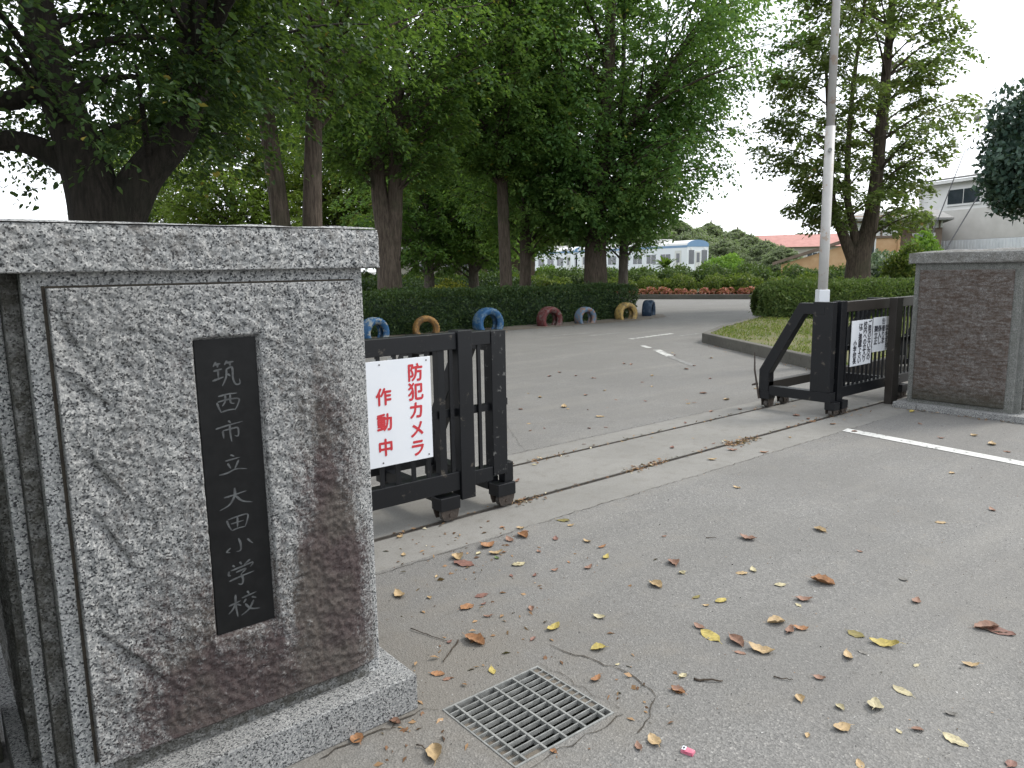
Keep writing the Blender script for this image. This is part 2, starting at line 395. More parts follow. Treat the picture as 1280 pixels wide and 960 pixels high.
GX0, GX1, GY0, GY1 = 1.365, 1.825, 1.695, 2.115      # drain opening
SX0, SX1, SY0, SY1 = -2.5, 12.5, 3.40, 4.86           # concrete strip under the gates
b = MB()
xs = [-500, SX0, GX0, GX1, SX1, 900]; ys = [-500, GY0, GY1, SY0, SY1, 900]
vid = {}
gv = []; gf = []
for j, y in enumerate(ys):
    for i, x in enumerate(xs):
        vid[i, j] = len(gv); gv.append((x, y, 0.0))
for j in range(len(ys) - 1):
    for i in range(len(xs) - 1):
        if ys[j] == GY0 and xs[i] == GX0: continue
        if ys[j] == SY0 and SX0 <= xs[i] < SX1: continue
        gf.append((vid[i, j], vid[i + 1, j], vid[i + 1, j + 1], vid[i, j + 1]))
b.add(gv, gf); tag(b.build('ground', M['asphalt']), kind='structure')

R1, R2 = (3.80, 3.848), (4.552, 4.592)                # the two track grooves
b = MB()
for y0, y1 in ((SY0, R1[0]), (R1[1], R2[0]), (R2[1], SY1)):
    b.box(SX0, SX1, y0, y1, -0.12, 0.0)
b.box(SX0, SX1, R1[0], R1[1], -0.12, -0.035); b.box(SX0, SX1, R2[0], R2[1], -0.12, -0.03)
tag(b.build('concrete_strip', M['concrete']), kind='structure')
for (y0, y1), lb in ((R1, 'dark steel gate track in the concrete strip, nearer the plaque pillar'),
                     (R2, 'thin steel gate track in the concrete strip on the school side')):
    t = MB().box(SX0, SX1, y1 - 0.016, y1 - 0.004, -0.034, 0.003).box(SX0, SX1, y0 + 0.0015, y0 + 0.006, -0.034, 0.002)
    tag(t.build('gate_track', M['rail_steel']), lb, 'gate track')

# drain pit
pit = MB()
px0, px1, py0, py1, pz = GX0, GX1, GY0, GY1, -0.6
pit.add([(px0, py0, 0), (px1, py0, 0), (px1, py1, 0), (px0, py1, 0), (px0, py0, pz), (px1, py0, pz), (px1, py1, pz), (px0, py1, pz)],
        [(0, 1, 5, 4), (1, 2, 6, 5), (2, 3, 7, 6), (3, 0, 4, 7), (4, 5, 6, 7)])
tag(pit.build('drain_pit', M['pit']), kind='structure')

# soil, dirt edge and lawns
sheet('garden_soil', [[(-40, 15.95), (18.75, 15.95), (19.3, 16.6), (19.6, 18.0), (17.5, 36.0), (-40, 44)]], M['soil'], 0.004)
gr = [(-8, 15.0), (4, 14.95), (9.5, 15.15), (13.8, 14.95), (16.5, 14.75), (18.6, 15.1), (19.5, 16.0), (19.6, 17.0), (19.2, 17.6), (-8, 17.4)]
sheet('dirt_edge', [gr], M['grit'], 0.008)
ISL = [(12.84, 9.48), (12.35, 8.70), (10.30, 5.32), (9.55, 4.95), (40.0, -14.0), (48.0, 2.0), (24.5, 13.6), (19.3, 11.95), (14.6, 10.3)]
def inset(poly, d):
    out = []; n = len(poly)
    cx = sum(p[0] for p in poly) / n; cy = sum(p[1] for p in poly) / n
    for i in range(n):
        p0, p1, p2 = Vector(poly[i - 1]), Vector(poly[i]), Vector(poly[(i + 1) % n])
        a = (p1 - p0).normalized(); c = (p2 - p1).normalized()
        na = Vector((-a.y, a.x)); nc = Vector((-c.y, c.x))
        sgn = 1 if sum(poly[k][0] * poly[(k + 1) % n][1] - poly[(k + 1) % n][0] * poly[k][1] for k in range(n)) > 0 else -1
        m = (na + nc).normalized(); k = d / max(0.35, m.dot(na))
        q = p1 + m * (k * sgn); out.append((q.x, q.y))
    return out
def kerb_ring(name, poly, wd, h, mat):
    inn = inset(poly, wd); n = len(poly); b = MB()
    vs = [(p[0], p[1], 0) for p in poly] + [(p[0], p[1], h) for p in poly] + [(p[0], p[1], h) for p in inn] + [(p[0], p[1], 0) for p in inn]
    fs = []
    for i in range(n):
        j = (i + 1) % n
        for k in range(3): fs.append((k * n + i, k * n + j, (k + 1) * n + j, (k + 1) * n + i))
    b.add(vs, fs); o = b.build(name, mat, bevel=0.015); return tag(o, kind='structure'), inn
_, isl_in = kerb_ring('island_kerb', ISL, 0.15, 0.20, M['kerb'])
sheet('island_lawn', [isl_in], M['turf'], 0.17)
# planting bed across the far road
PA, PDIR = np.array([28.07, 24.14]), np.array([2.65, -4.87]) / 5.544
PN = np.array([-PDIR[1], PDIR[0]])                   # away from the camera
def bed(s, o): q = PA + PDIR * s + PN * o; return (float(q[0]), float(q[1]))
sheet('field', [[bed(-90, 0.25), bed(200, 0.25), bed(200, 700), bed(-90, 700)]], M['field'], 0.006)
b = MB().prism([bed(-60, 0), bed(30, 0), bed(30, 0.16), bed(-60, 0.16)][::-1], 0, 0.22)
tag(b.build('bed_kerb', M['kerb'], bevel=0.015), kind='structure')
sheet('bed_soil', [[bed(-60, 0.16), bed(30, 0.16), bed(30, 6.5), bed(-60, 6.5)]], M['soil'], 0.17)

# painted lines
sheet('painted_line', [[(6.985, 3.42), (6.84, 3.40), (6.05, -3.0), (6.19, -3.02)]], M['white_paint'], 0.004)
def stripe(p, q, wd, mat):
    p = Vector(p); q = Vector(q); d = (q - p).normalized(); n_ = Vector((-d.y, d.x)) * wd / 2
    return sheet('painted_line', [[tuple(p + n_), tuple(p - n_), tuple(q - n_), tuple(q + n_)]], mat, 0.004)
stripe((11.8, 13.0), (13.05, 12.84), 0.12, M['white_paint_worn'])
stripe((12.4, 12.34), (13.45, 12.34), 0.12, M['white_paint_worn'])
stripe((12.4, 11.07), (14.08, 11.25), 0.14, M['white_paint_half'])
stripe((13.68, 10.75), (14.5, 10.76), 0.10, M['white_paint_worn'])
stripe((11.54, 9.98), (11.29, 9.57), 0.12, M['white_paint_half'])
stripe((11.12, 9.25), (10.45, 8.38), 0.15, M['white_paint_half'])
stripe((10.4, 8.34), (9.7, 7.3), 0.10, M['white_paint_worn'])
stripe((20.2, 17.0), (22.2, 15.2), 0.12, M['white_paint_worn'])

def crack(pts, wd=0.006, seed=0):
    r = random.Random(seed); P = [Vector(p) for p in pts]; L = []
    for a, c in zip(P, P[1:]):
        k = max(2, int((c - a).length / 0.035))
        for i in range(k): L.append(a.lerp(c, i / k) + Vector((r.gauss(0, 0.008), r.gauss(0, 0.008))))
    L.append(P[-1]); b = MB(); vs = []
    for i, p in enumerate(L):
        d = (L[min(i + 1, len(L) - 1)] - L[max(i - 1, 0)]).normalized(); n_ = Vector((-d.y, d.x)) * wd * r.uniform(0.08, 0.5)
        vs += [(p.x + n_.x, p.y + n_.y, 0.004), (p.x - n_.x, p.y - n_.y, 0.004)]
    b.add(vs, [(2 * i, 2 * i + 1, 2 * i + 3, 2 * i + 2) for i in range(len(L) - 1)])
    return tag(b.build('asphalt_crack', M['crack']), kind='structure')
crack([(1.97, 2.20), (2.02, 2.05), (2.06, 1.86), (2.03, 1.66), (1.90, 1.60), (1.80, 1.56)], 0.007, 1)
crack([(1.33, 2.13), (1.31, 2.18), (1.28, 2.165), (1.05, 2.16), (0.9, 2.15)], 0.008, 2)
crack([(1.60, 3.36), (2.6, 3.385), (3.4, 3.395), (5.3, 3.395), (7.6, 3.39)], 0.006, 3)
crack([(3.9, 4.875), (5.2, 4.87), (7.0, 4.875)], 0.006, 4)
crack([(4.1, 4.9), (4.7, 5.9), (5.6, 5.2)], 0.004, 5)
crack([(1.36, 1.66), (1.84, 1.665)], 0.005, 6)
crack([(1.85, 2.12), (1.86, 1.70)], 0.004, 7)

# ------------------------------------------------------------------ drain grate
g = thing('drain_grate', (1.595, 1.905, 0), 'steel drain grate with long slots set in the asphalt beside the granite plinth', 'drain grate')
zt = 0.004
fr = MB()
fr.box(GX0 - 0.002, GX1 + 0.002, GY0 - 0.002, GY0 + 0.006, -0.03, zt).box(GX0 - 0.002, GX1 + 0.002, GY1 - 0.006, GY1 + 0.002, -0.03, zt)
fr.box(GX0 - 0.002, GX0 + 0.004, GY0 + 0.0065, GY1 - 0.0065, -0.03, zt - 0.001).box(GX1 - 0.004, GX1 + 0.002, GY0 + 0.0065, GY1 - 0.0065, -0.03, zt - 0.001)
fr.build('frame', M['galv'], g)
ny = 12
for i in range(1, ny):
    y = GY0 + 0.006 + (GY1 - GY0 - 0.012) * i / ny
    MB().box(GX0 + 0.005, GX1 - 0.005, y - 0.0022, y + 0.0022, -0.014, zt - 0.0005).build('bearing_bar', M['galv'], g)
for x in (1.415, 1.505, 1.598, 1.690, 1.783):
    MB().box(x - 0.004, x + 0.004, GY0 + 0.0065, GY1 - 0.0065, -0.012, zt + 0.001).build('cross_bar', M['galv'], g)
# grit packed into the outer slots
gp = MB()
gp.box(GX0 + 0.004, 1.411, GY0 + 0.007, GY1 - 0.10, -0.03, -0.010).box(1.787, GX1 - 0.004, GY0 + 0.08, GY1 - 0.007, -0.03, -0.004)
gp.box(1.411, 1.500, GY0 + 0.007, GY0 + 0.04, -0.03, -0.009)
tag(gp.build('packed_grit', M['grit'], g), kind='stuff')

# ------------------------------------------------------------------ rough stone slabs
def rock_depth(u, v, W, H, seed, amp=1.0, edge=0.03, terr=0.010):
    a = 0.014 * (fbm(u * 2.6, v * 2.6, seed, 4) - 0.5)
    t = fbm(u * 2.3 + 3, v * 1.7 + 9, seed + 3, 4) * 7.0
    f = np.floor(t); q = np.clip((t - f - 0.86) / 0.14, 0, 1); st = (f + q) * terr
    ri = 1 - np.abs(2 * fbm(u * 7, v * 7, seed + 5, 4) - 1)
    fine = 0.011 * (fbm(u * 19, v * 19, seed + 6, 4) - 0.5) + 0.016 * (fbm(u * 70, v * 70, seed + 8, 3) - 0.5)
    d = amp * (a + 0.35 * (st - 3.2 * terr) + 0.006 * (ri - 0.8)) + fine * amp
    e = np.minimum(np.minimum(u, W - u), np.minimum(v, H - v))
    e = np.clip(e / edge, 0, 1)
    return d, e

def rock_slab(W, H, step, seed, base=0.02, amp=1.0, edge=0.04, back=0.02, shape=None):
    nx, nz = int(W / step) + 1, int(H / step) + 1
    U, V = np.meshgrid(np.linspace(0, W, nx), np.linspace(0, H, nz), indexing='ij')
    d, e = rock_depth(U, V, W, H, seed, amp, edge)
    D = np.maximum(base + d * (0.25 + 0.75 * e), 0.003)
    if shape is not None: D = shape(U, V, D)
    idx = np.arange(nx * nz).reshape(nx, nz)
    P = np.stack([U.ravel(), D.ravel(), V.ravel()], 1)
    F = np.stack([idx[:-1, :-1].ravel(), idx[1:, :-1].ravel(), idx[1:, 1:].ravel(), idx[:-1, 1:].ravel()], 1)
    ring = np.concatenate([idx[:, 0], idx[-1, 1:], idx[-2::-1, -1], idx[0, -2:0:-1]])
    Q = P[ring].copy(); Q[:, 1] = -back
    n0 = len(P); m = len(ring); k = np.arange(m)
    G = np.stack([ring, n0 + k, n0 + (k + 1) % m, np.roll(ring, -1)], 1)
    return np.concatenate([P, Q]), np.concatenate([F, G])

def left_face(P, x0, yb, z0): return np.stack([x0 + P[:, 0], yb - P[:, 1], z0 + P[:, 2]], 1)
def west_face(P, xb, y1, z0): return np.stack([xb - P[:, 1], y1 - P[:, 0], z0 + P[:, 2]], 1)     # faces -X, u runs towards -Y
def east_face(P, xb, y0, z0): return np.stack([xb + P[:, 1], y0 + P[:, 0], z0 + P[:, 2]], 1)
def south_face(P, x0, yb, z0): return left_face(P, x0, yb, z0)

def catmull(pts, k=6):
    P = [Vector(p) for p in pts]
    if len(P) == 2: return [P[0].lerp(P[1], i / k) for i in range(k + 1)]
    out = []
    for i in range(len(P) - 1):
        p0, p1, p2, p3 = P[max(i - 1, 0)], P[i], P[i + 1], P[min(i + 2, len(P) - 1)]
        for j in range(k):
            t = j / k
            out.append(0.5 * ((2 * p1) + (p2 - p0) * t + (2 * p0 - 5 * p1 + 4 * p2 - p3) * t * t + (3 * p1 - p0 - 3 * p2 + p3) * t ** 3))
    out.append(P[-1]); return out

BRUSH = [
 [[(.18,.97),(.06,.80)],[(.13,.87),(.34,.90)],[(.24,.87),(.21,.76)],[(.58,.99),(.47,.83)],[(.54,.90),(.82,.94)],[(.67,.90),(.68,.78)],
  [(.06,.64),(.38,.70)],[(.23,.67),(.22,.36)],[(.0,.28),(.42,.40)],[(.53,.68),(.50,.38),(.34,.06)],[(.53,.67),(.74,.72),(.75,.30),(.84,.08),(.99,.10),(.98,.28)],[(.57,.50),(.66,.40)]],
 [[(.16,.86),(.5,.93),(.86,.93)],[(.10,.58),(.16,.30),(.24,.08)],[(.12,.60),(.5,.68),(.90,.66),(.86,.40),(.74,.14)],[(.42,.90),(.40,.60),(.28,.38)],[(.60,.90),(.60,.52),(.74,.46)],[(.26,.12),(.5,.18),(.76,.18)]],
 [[(.46,1.0),(.54,.88)],[(.0,.68),(.4,.78),(.97,.88)],[(.24,.56),(.26,.20)],[(.24,.56),(.6,.62),(.78,.60),(.77,.24),(.64,.28)],[(.5,.82),(.50,.4),(.53,.0)]],
 [[(.44,.97),(.58,.86)],[(.24,.70),(.78,.78)],[(.32,.58),(.42,.30)],[(.72,.66),(.56,.26)],[(.0,.08),(.3,.12),(.6,.24),(1.0,.16)]],
 [[(.16,.60),(.5,.66),(.86,.74)],[(.5,.98),(.48,.6),(.3,.22),(.0,.04)],[(.52,.60),(.70,.30),(1.02,.14)]],
 [[(.12,.72),(.18,.40),(.28,.10)],[(.16,.74),(.5,.82),(.90,.84),(.88,.5),(.78,.16)],[(.52,.80),(.50,.22)],[(.26,.48),(.76,.54)],[(.28,.10),(.5,.17),(.80,.18)]],
 [[(.50,.95),(.56,.6),(.54,.18),(.38,.16)],[(.20,.46),(.06,.26),(.18,.18)],[(.82,.80),(.90,.6),(1.0,.44)]],
 [[(.22,.92),(.30,.82)],[(.48,1.0),(.54,.86)],[(.86,1.0),(.62,.82)],[(.08,.70),(.06,.52),(.14,.50)],[(.14,.70),(.5,.76),(.94,.84),(.84,.66)],[(.32,.58),(.68,.64),(.50,.46)],[(.50,.46),(.55,.20),(.50,.0),(.36,.06)],[(.06,.26),(.5,.36),(.98,.44)]],
 [[(.0,.56),(.42,.66)],[(.25,.98),(.24,.5),(.28,.0)],[(.24,.60),(.14,.4),(-.03,.22)],[(.28,.56),(.42,.44)],[(.66,1.0),(.72,.86)],[(.46,.76),(.98,.86)],[(.60,.68),(.50,.52)],[(.80,.70),(.96,.60)],[(.86,.54),(.68,.2),(.40,.02)],[(.56,.48),(.74,.2),(1.06,.10)]],
]
def brush_char(strokes, x, y, z, sx, sz):
    b = MB()
    for si, st in enumerate(strokes):
        L = catmull([(p[0], p[1], 0) for p in st], 5); n = len(L); vs = []
        for i, p in enumerate(L):
            d = (L[min(i + 1, n - 1)] - L[max(i - 1, 0)]).normalized(); nn = Vector((-d.y, d.x))
            t = i / (n - 1)
            wd = 0.040 * (1.15 - 0.55 * t) * min(1, 0.45 + 3.0 * t) * (1.0 if t < 0.85 else 1 - (t - 0.85) * 4.2)
            yo = y - 0.0006 - 0.00004 * si
            for s_ in (1, -1): vs.append((x + (p.x + nn.x * wd * s_ - 0.5) * sx, yo, z + (p.y + nn.y * wd * s_ - 0.5) * sz))
        b.add(vs, [(2 * i, 2 * i + 2, 2 * i + 3, 2 * i + 1) for i in range(n - 1)])
    return b

# ------------------------------------------------------------------ granite pillar with the plaque
PX0, PX1, PY0, PY1 = 0.237, 1.222, 2.312, 3.36
tp = thing('gate_pillar', (0.73, 2.84, 0), 'pale granite gate pillar with a tall black engraved plaque beside the drain grate', 'gate pillar')
MB().box(PX0, PX1, PY0, PY1, 0.13, 1.630).build('body', M['granite'], tp, bevel=0.004)
MB().box(0.197, 0.2365, PY0 + 0.062, PY1, 0.131, 1.628).build('corner_strip', M['granite_side'], tp, bevel=0.003)
MB().box(0.163, 0.1965, PY0 + 0.115, PY1, 0.132, 1.626).build('corner_strip', M['granite'], tp, bevel=0.003)
MB().box(0.281, 0.2895, PY0 - 0.0015, PY0 + 0.01, 0.19, 1.575).box(0.290, 1.19, PY0 - 0.0015, PY0 + 0.01, 1.5685, 1.574).build('edge_shade', M['crack'], tp)  # dark strips painting in the shadow line at the panel's left and top edges
nt_ = PX0 - 0.163
# rough face panel
def shape_left(U, V, D):
    r = np.clip((0.905 - U) / 0.085, 0, 1) ** 0.6      # dies away into the frame on the right
    bot = np.clip((V - 0.0) / 0.05, 0, 1)
    D = D * (0.12 + 0.88 * r) + 0.006
    # flaked ledges on the left of the panel
    for (ux, vz, sl, dp, ln) in ((0.075, 1.10, -1.0, 0.010, 0.11), (0.09, 0.86, -1.7, 0.011, 0.12), (0.10, 0.66, -2.2, 0.009, 0.14), (0.12, 0.30, -1.3, 0.012, 0.2), (0.05, 1.24, -2.6, 0.008, 0.12)):
        line = (V - vz) - sl * (U - ux); dist = line / math.hypot(1, sl)
        along = np.abs((U - ux) + (V - vz) * sl) / math.hypot(1, sl)
        k = np.clip(1 - along / ln, 0, 1) * np.clip(1 - np.abs(dist) / 0.05, 0, 1)
        wob = 0.010 * (fbm(U * 16, V * 16, 5, 3) - 0.5)
        D = D - dp * 2.0 * k * np.clip(0.5 - (dist + wob) / 0.006, 0, 1)
    # seat for the plaque
    inp = np.clip(np.minimum(np.minimum(U - (0.640 - 0.290), 0.842 - 0.290 - U), np.minimum(V - (0.462 - 0.19), 1.412 - 0.19 - V)) / 0.006, 0, 1)
    return D * (1 - inp) + 0.012 * inp
P, F = rock_slab(0.915, 1.378, 0.0045, 2, base=0.030, amp=1.0, edge=0.03, back=0.01, shape=shape_left)
np_mesh('rough_panel', left_face(P, 0.290, PY0, 0.19), F, M['granite_rough'], tp, smooth=False)
MB().box(0.33, 1.17, PY0 - 0.012, PY0 + 0.01, 0.136, 0.188).build('panel_foot', M['granite_side'], tp)
# rough side facing the street corner and the gateway side
P, F = rock_slab(0.84, 1.38, 0.012, 6, base=0.022, amp=0.8, edge=0.04, back=0.01)
np_mesh('side_panel', west_face(P, PX0 - nt_, 3.34, 0.16), F, M['granite_side'], tp)
P, F = rock_slab(0.92, 1.38, 0.012, 8, base=0.016, amp=0.8, edge=0.04, back=0.01)
np_mesh('side_panel', east_face(P, PX1, 2.40, 0.16), F, M['granite_cap'], tp)
# cap stone
def shape_cap(U, V, D):
    D = D + 0.010 * np.clip(V / 0.13, 0, 1) * 0 + 0.004
    return D - 0.012 * np.clip((V - 0.105) / 0.02, 0, 1) * fbm(U * 9, V * 9, 3, 3)
MB().box(0.105, 1.268, 2.290, 3.46, 1.608, 1.738).build('cap', M['granite'], tp, bevel=0.006)
P, F = rock_slab(1.165, 0.126, 0.0045, 11, base=0.016, amp=0.9, edge=0.014, back=0.004, shape=shape_cap)
np_mesh('cap_face', left_face(P, 0.104, 2.290, 1.610), F, M['granite_cap'], tp)
P, F = rock_slab(1.155, 0.124, 0.010, 12, base=0.006, amp=0.5, edge=0.02, back=0.003)
np_mesh('cap_face', east_face(P, 1.268, 2.295, 1.611), F, M['granite_cap'], tp)
P, F = rock_slab(1.155, 0.124, 0.010, 13, base=0.010, amp=0.8, edge=0.02, back=0.003)
np_mesh('cap_face', west_face(P, 0.105, 3.455, 1.611), F, M['granite_cap'], tp)
# rough top
nx, ny_ = 120, 60
U, V = np.meshgrid(np.linspace(0.11, 1.262, nx), np.linspace(2.272, 3.45, ny_), indexing='ij')
Zt = 1.739 + 0.012 * fbm(U * 7, V * 7, 4, 4) * np.clip((V - 2.272) / 0.02, 0, 1)
idx = np.arange(nx * ny_).reshape(nx, ny_)
np_mesh('cap_top', np.stack([U.ravel(), V.ravel(), Zt.ravel()], 1),
        np.stack([idx[:-1, :-1].ravel(), idx[1:, :-1].ravel(), idx[1:, 1:].ravel(), idx[:-1, 1:].ravel()], 1), M['granite_cap'], tp)
# plinth stones with a joint
MB().box(0.10, 1.302, 2.185, 2.470, 0.0, 0.135).build('base_stone', M['granite_base'], tp, bevel=0.004)
MB().box(0.10, 1.302, 2.474, 3.50, 0.0, 0.1345).build('base_stone', M['granite_base'], tp, bevel=0.004)
# plaque
pq = MB().box(0.648, 0.833, PY0 - 0.020, PY0 - 0.006, 0.470, 1.404).build('plaque', M['plaque'], tp, bevel=0.0015)
zc = [1.296, 1.205, 1.117, 1.012, 0.903, 0.823, 0.747, 0.655, 0.551]
szs = [(.088, .088), (.088, .070), (.092, .072), (.092, .070), (.108, .072), (.088, .062), (.094, .056), (.094, .080), (.098, .082)]
for i, ch in enumerate(BRUSH):
    z0 = zc[i]; xo = 0.7345 - 0.010 * (i in (0, 1)) * 0
    brush_char(ch, xo, PY0 - 0.0200, z0, szs[i][0] * 0.94, szs[i][1] * 0.94).build('character', M['engrave'], pq)

# dark garden wall running off to the left behind the pillar
M['wall_dark'] = concrete_mat('mossy_block', (0.045, 0.043, 0.034), (0.075, 0.07, 0.056), (0.03, 0.036, 0.02), 0.5)
wl = thing('boundary_wall', (-2.2, 2.95, 0), 'dark mossy block wall running off to the left from the plaque pillar', 'wall')
cw = MB().box(-4.6, 0.085, 2.80, 3.00, 1.46, 1.53).build('coping', M['wall_dark'], wl, bevel=0.01)
for r_ in range(7):
    for c_ in range(13):
        x0 = -4.6 + c_ * 0.4 + (0.2 if r_ % 2 else 0) - 0.2
        if x0 > 0.05: continue
        MB().box(max(x0, -4.6), min(x0 + 0.392, 0.085), 2.83 + 0.002 * ((r_ * 5 + c_) % 3), 2.97, r_ * 0.208, r_ * 0.208 + 0.200).build('block', M['wall_dark'], wl)

# (an unseen hedge, added to shade the pillar, is built with the other hedges)
# ------------------------------------------------------------------ far pillar
QX, QY0, QY1 = 8.50, 2.50, 3.515
tq = thing('gate_pillar', (9.0, 3.0, 0), 'brown stained granite gate pillar without plaque across the gateway', 'gate pillar')
poly = [(QX, QY0), (QX + 1.0, QY0), (QX + 1.0, QY1), (QX, QY1)]
poly = [(QX, QY0 + 0.0), (QX + 0.05, QY0), (QX + 0.05, QY0 - 0.055), (QX + 1.0, QY0 - 0.055), (QX + 1.0, QY1), (QX, QY1)]
MB().prism(poly, 0.06, 1.60).build('body', M['granite_frame'], tq, bevel=0.004)
P, F = rock_slab(0.88, 1.40, 0.011, 4, base=0.022, amp=0.9, edge=0.03, back=0.01)
np_mesh('rough_panel', west_face(P, QX, 3.455, 0.11), F, M['granite_dark'], tq)
P, F = rock_slab(0.9, 1.40, 0.03, 7, base=0.022, amp=0.9, edge=0.03, back=0.01)
np_mesh('side_panel', south_face(P, QX + 0.08, QY0 - 0.055, 0.11), F, M['granite_side'], tq)
P, F = rock_slab(0.90, 1.40, 0.03, 9, base=0.016, amp=0.9, edge=0.03, back=0.01)
V2 = np.stack([QX + 0.95 - P[:, 0], QY1 + P[:, 1], 0.11 + P[:, 2]], 1)
np_mesh('side_panel', V2, F, M['granite_cap'], tq)
MB().box(8.465, 9.55, 2.38, 3.572, 1.577, 1.688).build('cap', M['granite'], tq, bevel=0.006)
P, F = rock_slab(1.19, 0.108, 0.011, 14, base=0.012, amp=0.9, edge=0.02, back=0.003)
np_mesh('cap_face', west_face(P, 8.465, 3.570, 1.579), F, M['granite_darkcap'], tq)
P, F = rock_slab(1.08, 0.108, 0.02, 10, base=0.012, amp=0.9, edge=0.02, back=0.003)
np_mesh('cap_face', south_face(P, 8.468, 2.38, 1.579), F, M['granite_darkcap'], tq)
nx, ny_ = 50, 60
U, V = np.meshgrid(np.linspace(8.455, 9.545, nx), np.linspace(2.37, 3.57, ny_), indexing='ij')
Zt = 1.689 + 0.045 * np.clip(fbm(U * 4, V * 4, 6, 4), 0, 1) * np.clip((U - 8.455) / 0.06, 0, 1) * np.clip((3.57 - V) / 0.35, 0, 1)
idx = np.arange(nx * ny_).reshape(nx, ny_)
np_mesh('cap_top', np.stack([U.ravel(), V.ravel(), Zt.ravel()], 1),
        np.stack([idx[:-1, :-1].ravel(), idx[1:, :-1].ravel(), idx[1:, 1:].ravel(), idx[:-1, 1:].ravel()], 1), M['granite_darkcap'], tq)
MB().box(8.395, 9.62, 3.372, 3.62, 0.0, 0.066).build('base_stone', M['granite_base'], tq, bevel=0.004)
MB().box(8.395, 9.62, 2.30, 3.369, 0.0, 0.0655).build('base_stone', M['granite_base'], tq, bevel=0.004)

# ------------------------------------------------------------------ text
_GLYPH = {}
def glyph(body, size, align):
    k = (body, size, align)
    if k not in _GLYPH:
        cu = bpy.data.curves.new('glyph', 'FONT'); cu.body = body; cu.size = size; cu.align_x = align; cu.align_y = 'CENTER'; cu.resolution_u = 3
        t = bpy.data.objects.new('glyph', cu); COL.objects.link(t)
        dg = bpy.context.evaluated_depsgraph_get(); dg.update()
        me = bpy.data.meshes.new_from_object(t.evaluated_get(dg))
        _GLYPH[k] = ([tuple(v.co) for v in me.vertices], [tuple(p.vertices) for p in me.polygons])
        bpy.data.objects.remove(t); bpy.data.curves.remove(cu); bpy.data.meshes.remove(me)
    return _GLYPH[k]
def text_mesh(name, body, size, mat, parent, O, X, Z, bold=0.0, align='CENTER'):
    """flat lettering: O centre of the glyph box, X reading direction, Z up; bold = the strokes laid down again slightly shifted"""
    vs, fs = glyph(body, size, align); b = MB(); O = Vector(O); X = Vector(X); Z = Vector(Z); nrm = X.cross(Z).normalized()
    sh = [(0, 0)] if not bold else [(0, 0), (bold, 0), (-bold, 0), (0, bold), (0, -bold), (bold * .7, bold * .7), (-bold * .7, -bold * .7)]
    for i, (dx, dz) in enumerate(sh):
        b.add([tuple(O + X * (p[0] + dx) + Z * (p[1] + dz) + nrm * (0.00006 * i)) for p in vs], fs)
    return b.build(name, mat, parent)

# ------------------------------------------------------------------ sliding gates
def gate_wheel(parent, x, y, ax=0, h=0.17, wd=0.15):
    """wheel box over a rounded bracket and a small wheel"""
    hb = MB().box(x - wd / 2, x + wd / 2, y - 0.055, y + 0.055, h - 0.085, h).build('wheel_box', M['gate'], parent, bevel=0.004)
    pr = [(x - wd / 2 + 0.006, h - 0.087), (x + wd / 2 - 0.006, h - 0.087), (x + wd / 2 - 0.012, h - 0.115), (x + wd * 0.33, 0.022), (x - wd * 0.33, 0.022), (x - wd / 2 + 0.012, h - 0.115)]
    MB().prism_y(pr, y - 0.048, y - 0.040).build('bracket', M['rust'], hb); MB().prism_y(pr, y + 0.040, y + 0.048).build('bracket', M['rust'], hb)
    MB().tube([(x, y - 0.022, 0.045), (x, y + 0.022, 0.045)], 0.043, 16).build('wheel', M['rail_steel'], hb)
    MB().tube([(x, y - 0.056, 0.052), (x, y + 0.056, 0.052)], 0.012, 8).build('axle', M['rust'], hb)

def brace_frame(parent, x0, x1, y0, y1, M_):
    """bent outrigger: short upright on the rear track, sloping up to the top of the gate"""
    wd = 0.115
    outer = [(y1 + 0.07, 0.10), (y1 + 0.07, 0.43), (y0 + 0.33, 1.185), (y0 + 0.045, 1.185), (y0 + 0.045, 1.07), (y0 + 0.27, 1.07), (y1 - 0.05, 0.40), (y1 - 0.05, 0.10)]
    return MB().prism_x(outer, x0, x1).build('brace', M_, parent, bevel=0.004)

# --- gate with the red sign
ga = thing('sliding_gate', (2.0, 3.82, 0), 'black steel sliding gate with the white sign in red characters', 'gate')
GY = 3.79                       # front plane of the frame
xL, xR = -1.2, 3.03
MB().box(xL, 2.638, GY + 0.004, GY + 0.084, 1.105, 1.21).build('top_rail', M['gate'], ga, bevel=0.004)
MB().box(2.752, 2.909, GY + 0.006, GY + 0.084, 1.118, 1.206).build('top_rail', M['gate'], ga, bevel=0.004)
MB().box(xL, 2.638, GY + 0.004, GY + 0.084, 0.195, 0.318).build('bottom_rail', M['gate'], ga, bevel=0.004)
MB().box(2.752, 2.909, GY + 0.006, GY + 0.084, 0.205, 0.300).build('bottom_rail', M['gate'], ga, bevel=0.004)
MB().box(2.64, 2.75, GY - 0.012, GY + 0.096, 0.130, 1.222).build('post', M['gate'], ga, bevel=0.004)
MB().box(xL - 0.1, xL - 0.002, GY - 0.006, GY + 0.09, 0.130, 1.215).build('post', M['gate'], ga, bevel=0.004)
MB().box(2.911, xR, GY, GY + 0.088, 0.235, 1.204).build('post', M['gate_peeled'], ga, bevel=0.004)
MB().box(xR - 0.02, xR + 0.055, GY + 0.01, GY + 0.08, 0.17, 0.305).build('buffer', M['gate'], ga, bevel=0.004)
MB().box(xL, 2.50, GY + 0.03, GY + 0.06, 0.675, 0.725).build('mid_rail', M['gate'], ga)
MB().box(2.552, 2.637, GY + 0.03, GY + 0.06, 0.675, 0.725).build('mid_rail', M['gate'], ga)
MB().box(2.752, 2.909, GY + 0.03, GY + 0.06, 0.675, 0.725).build('mid_rail', M['gate'], ga)
xb = 2.415
me_ = None
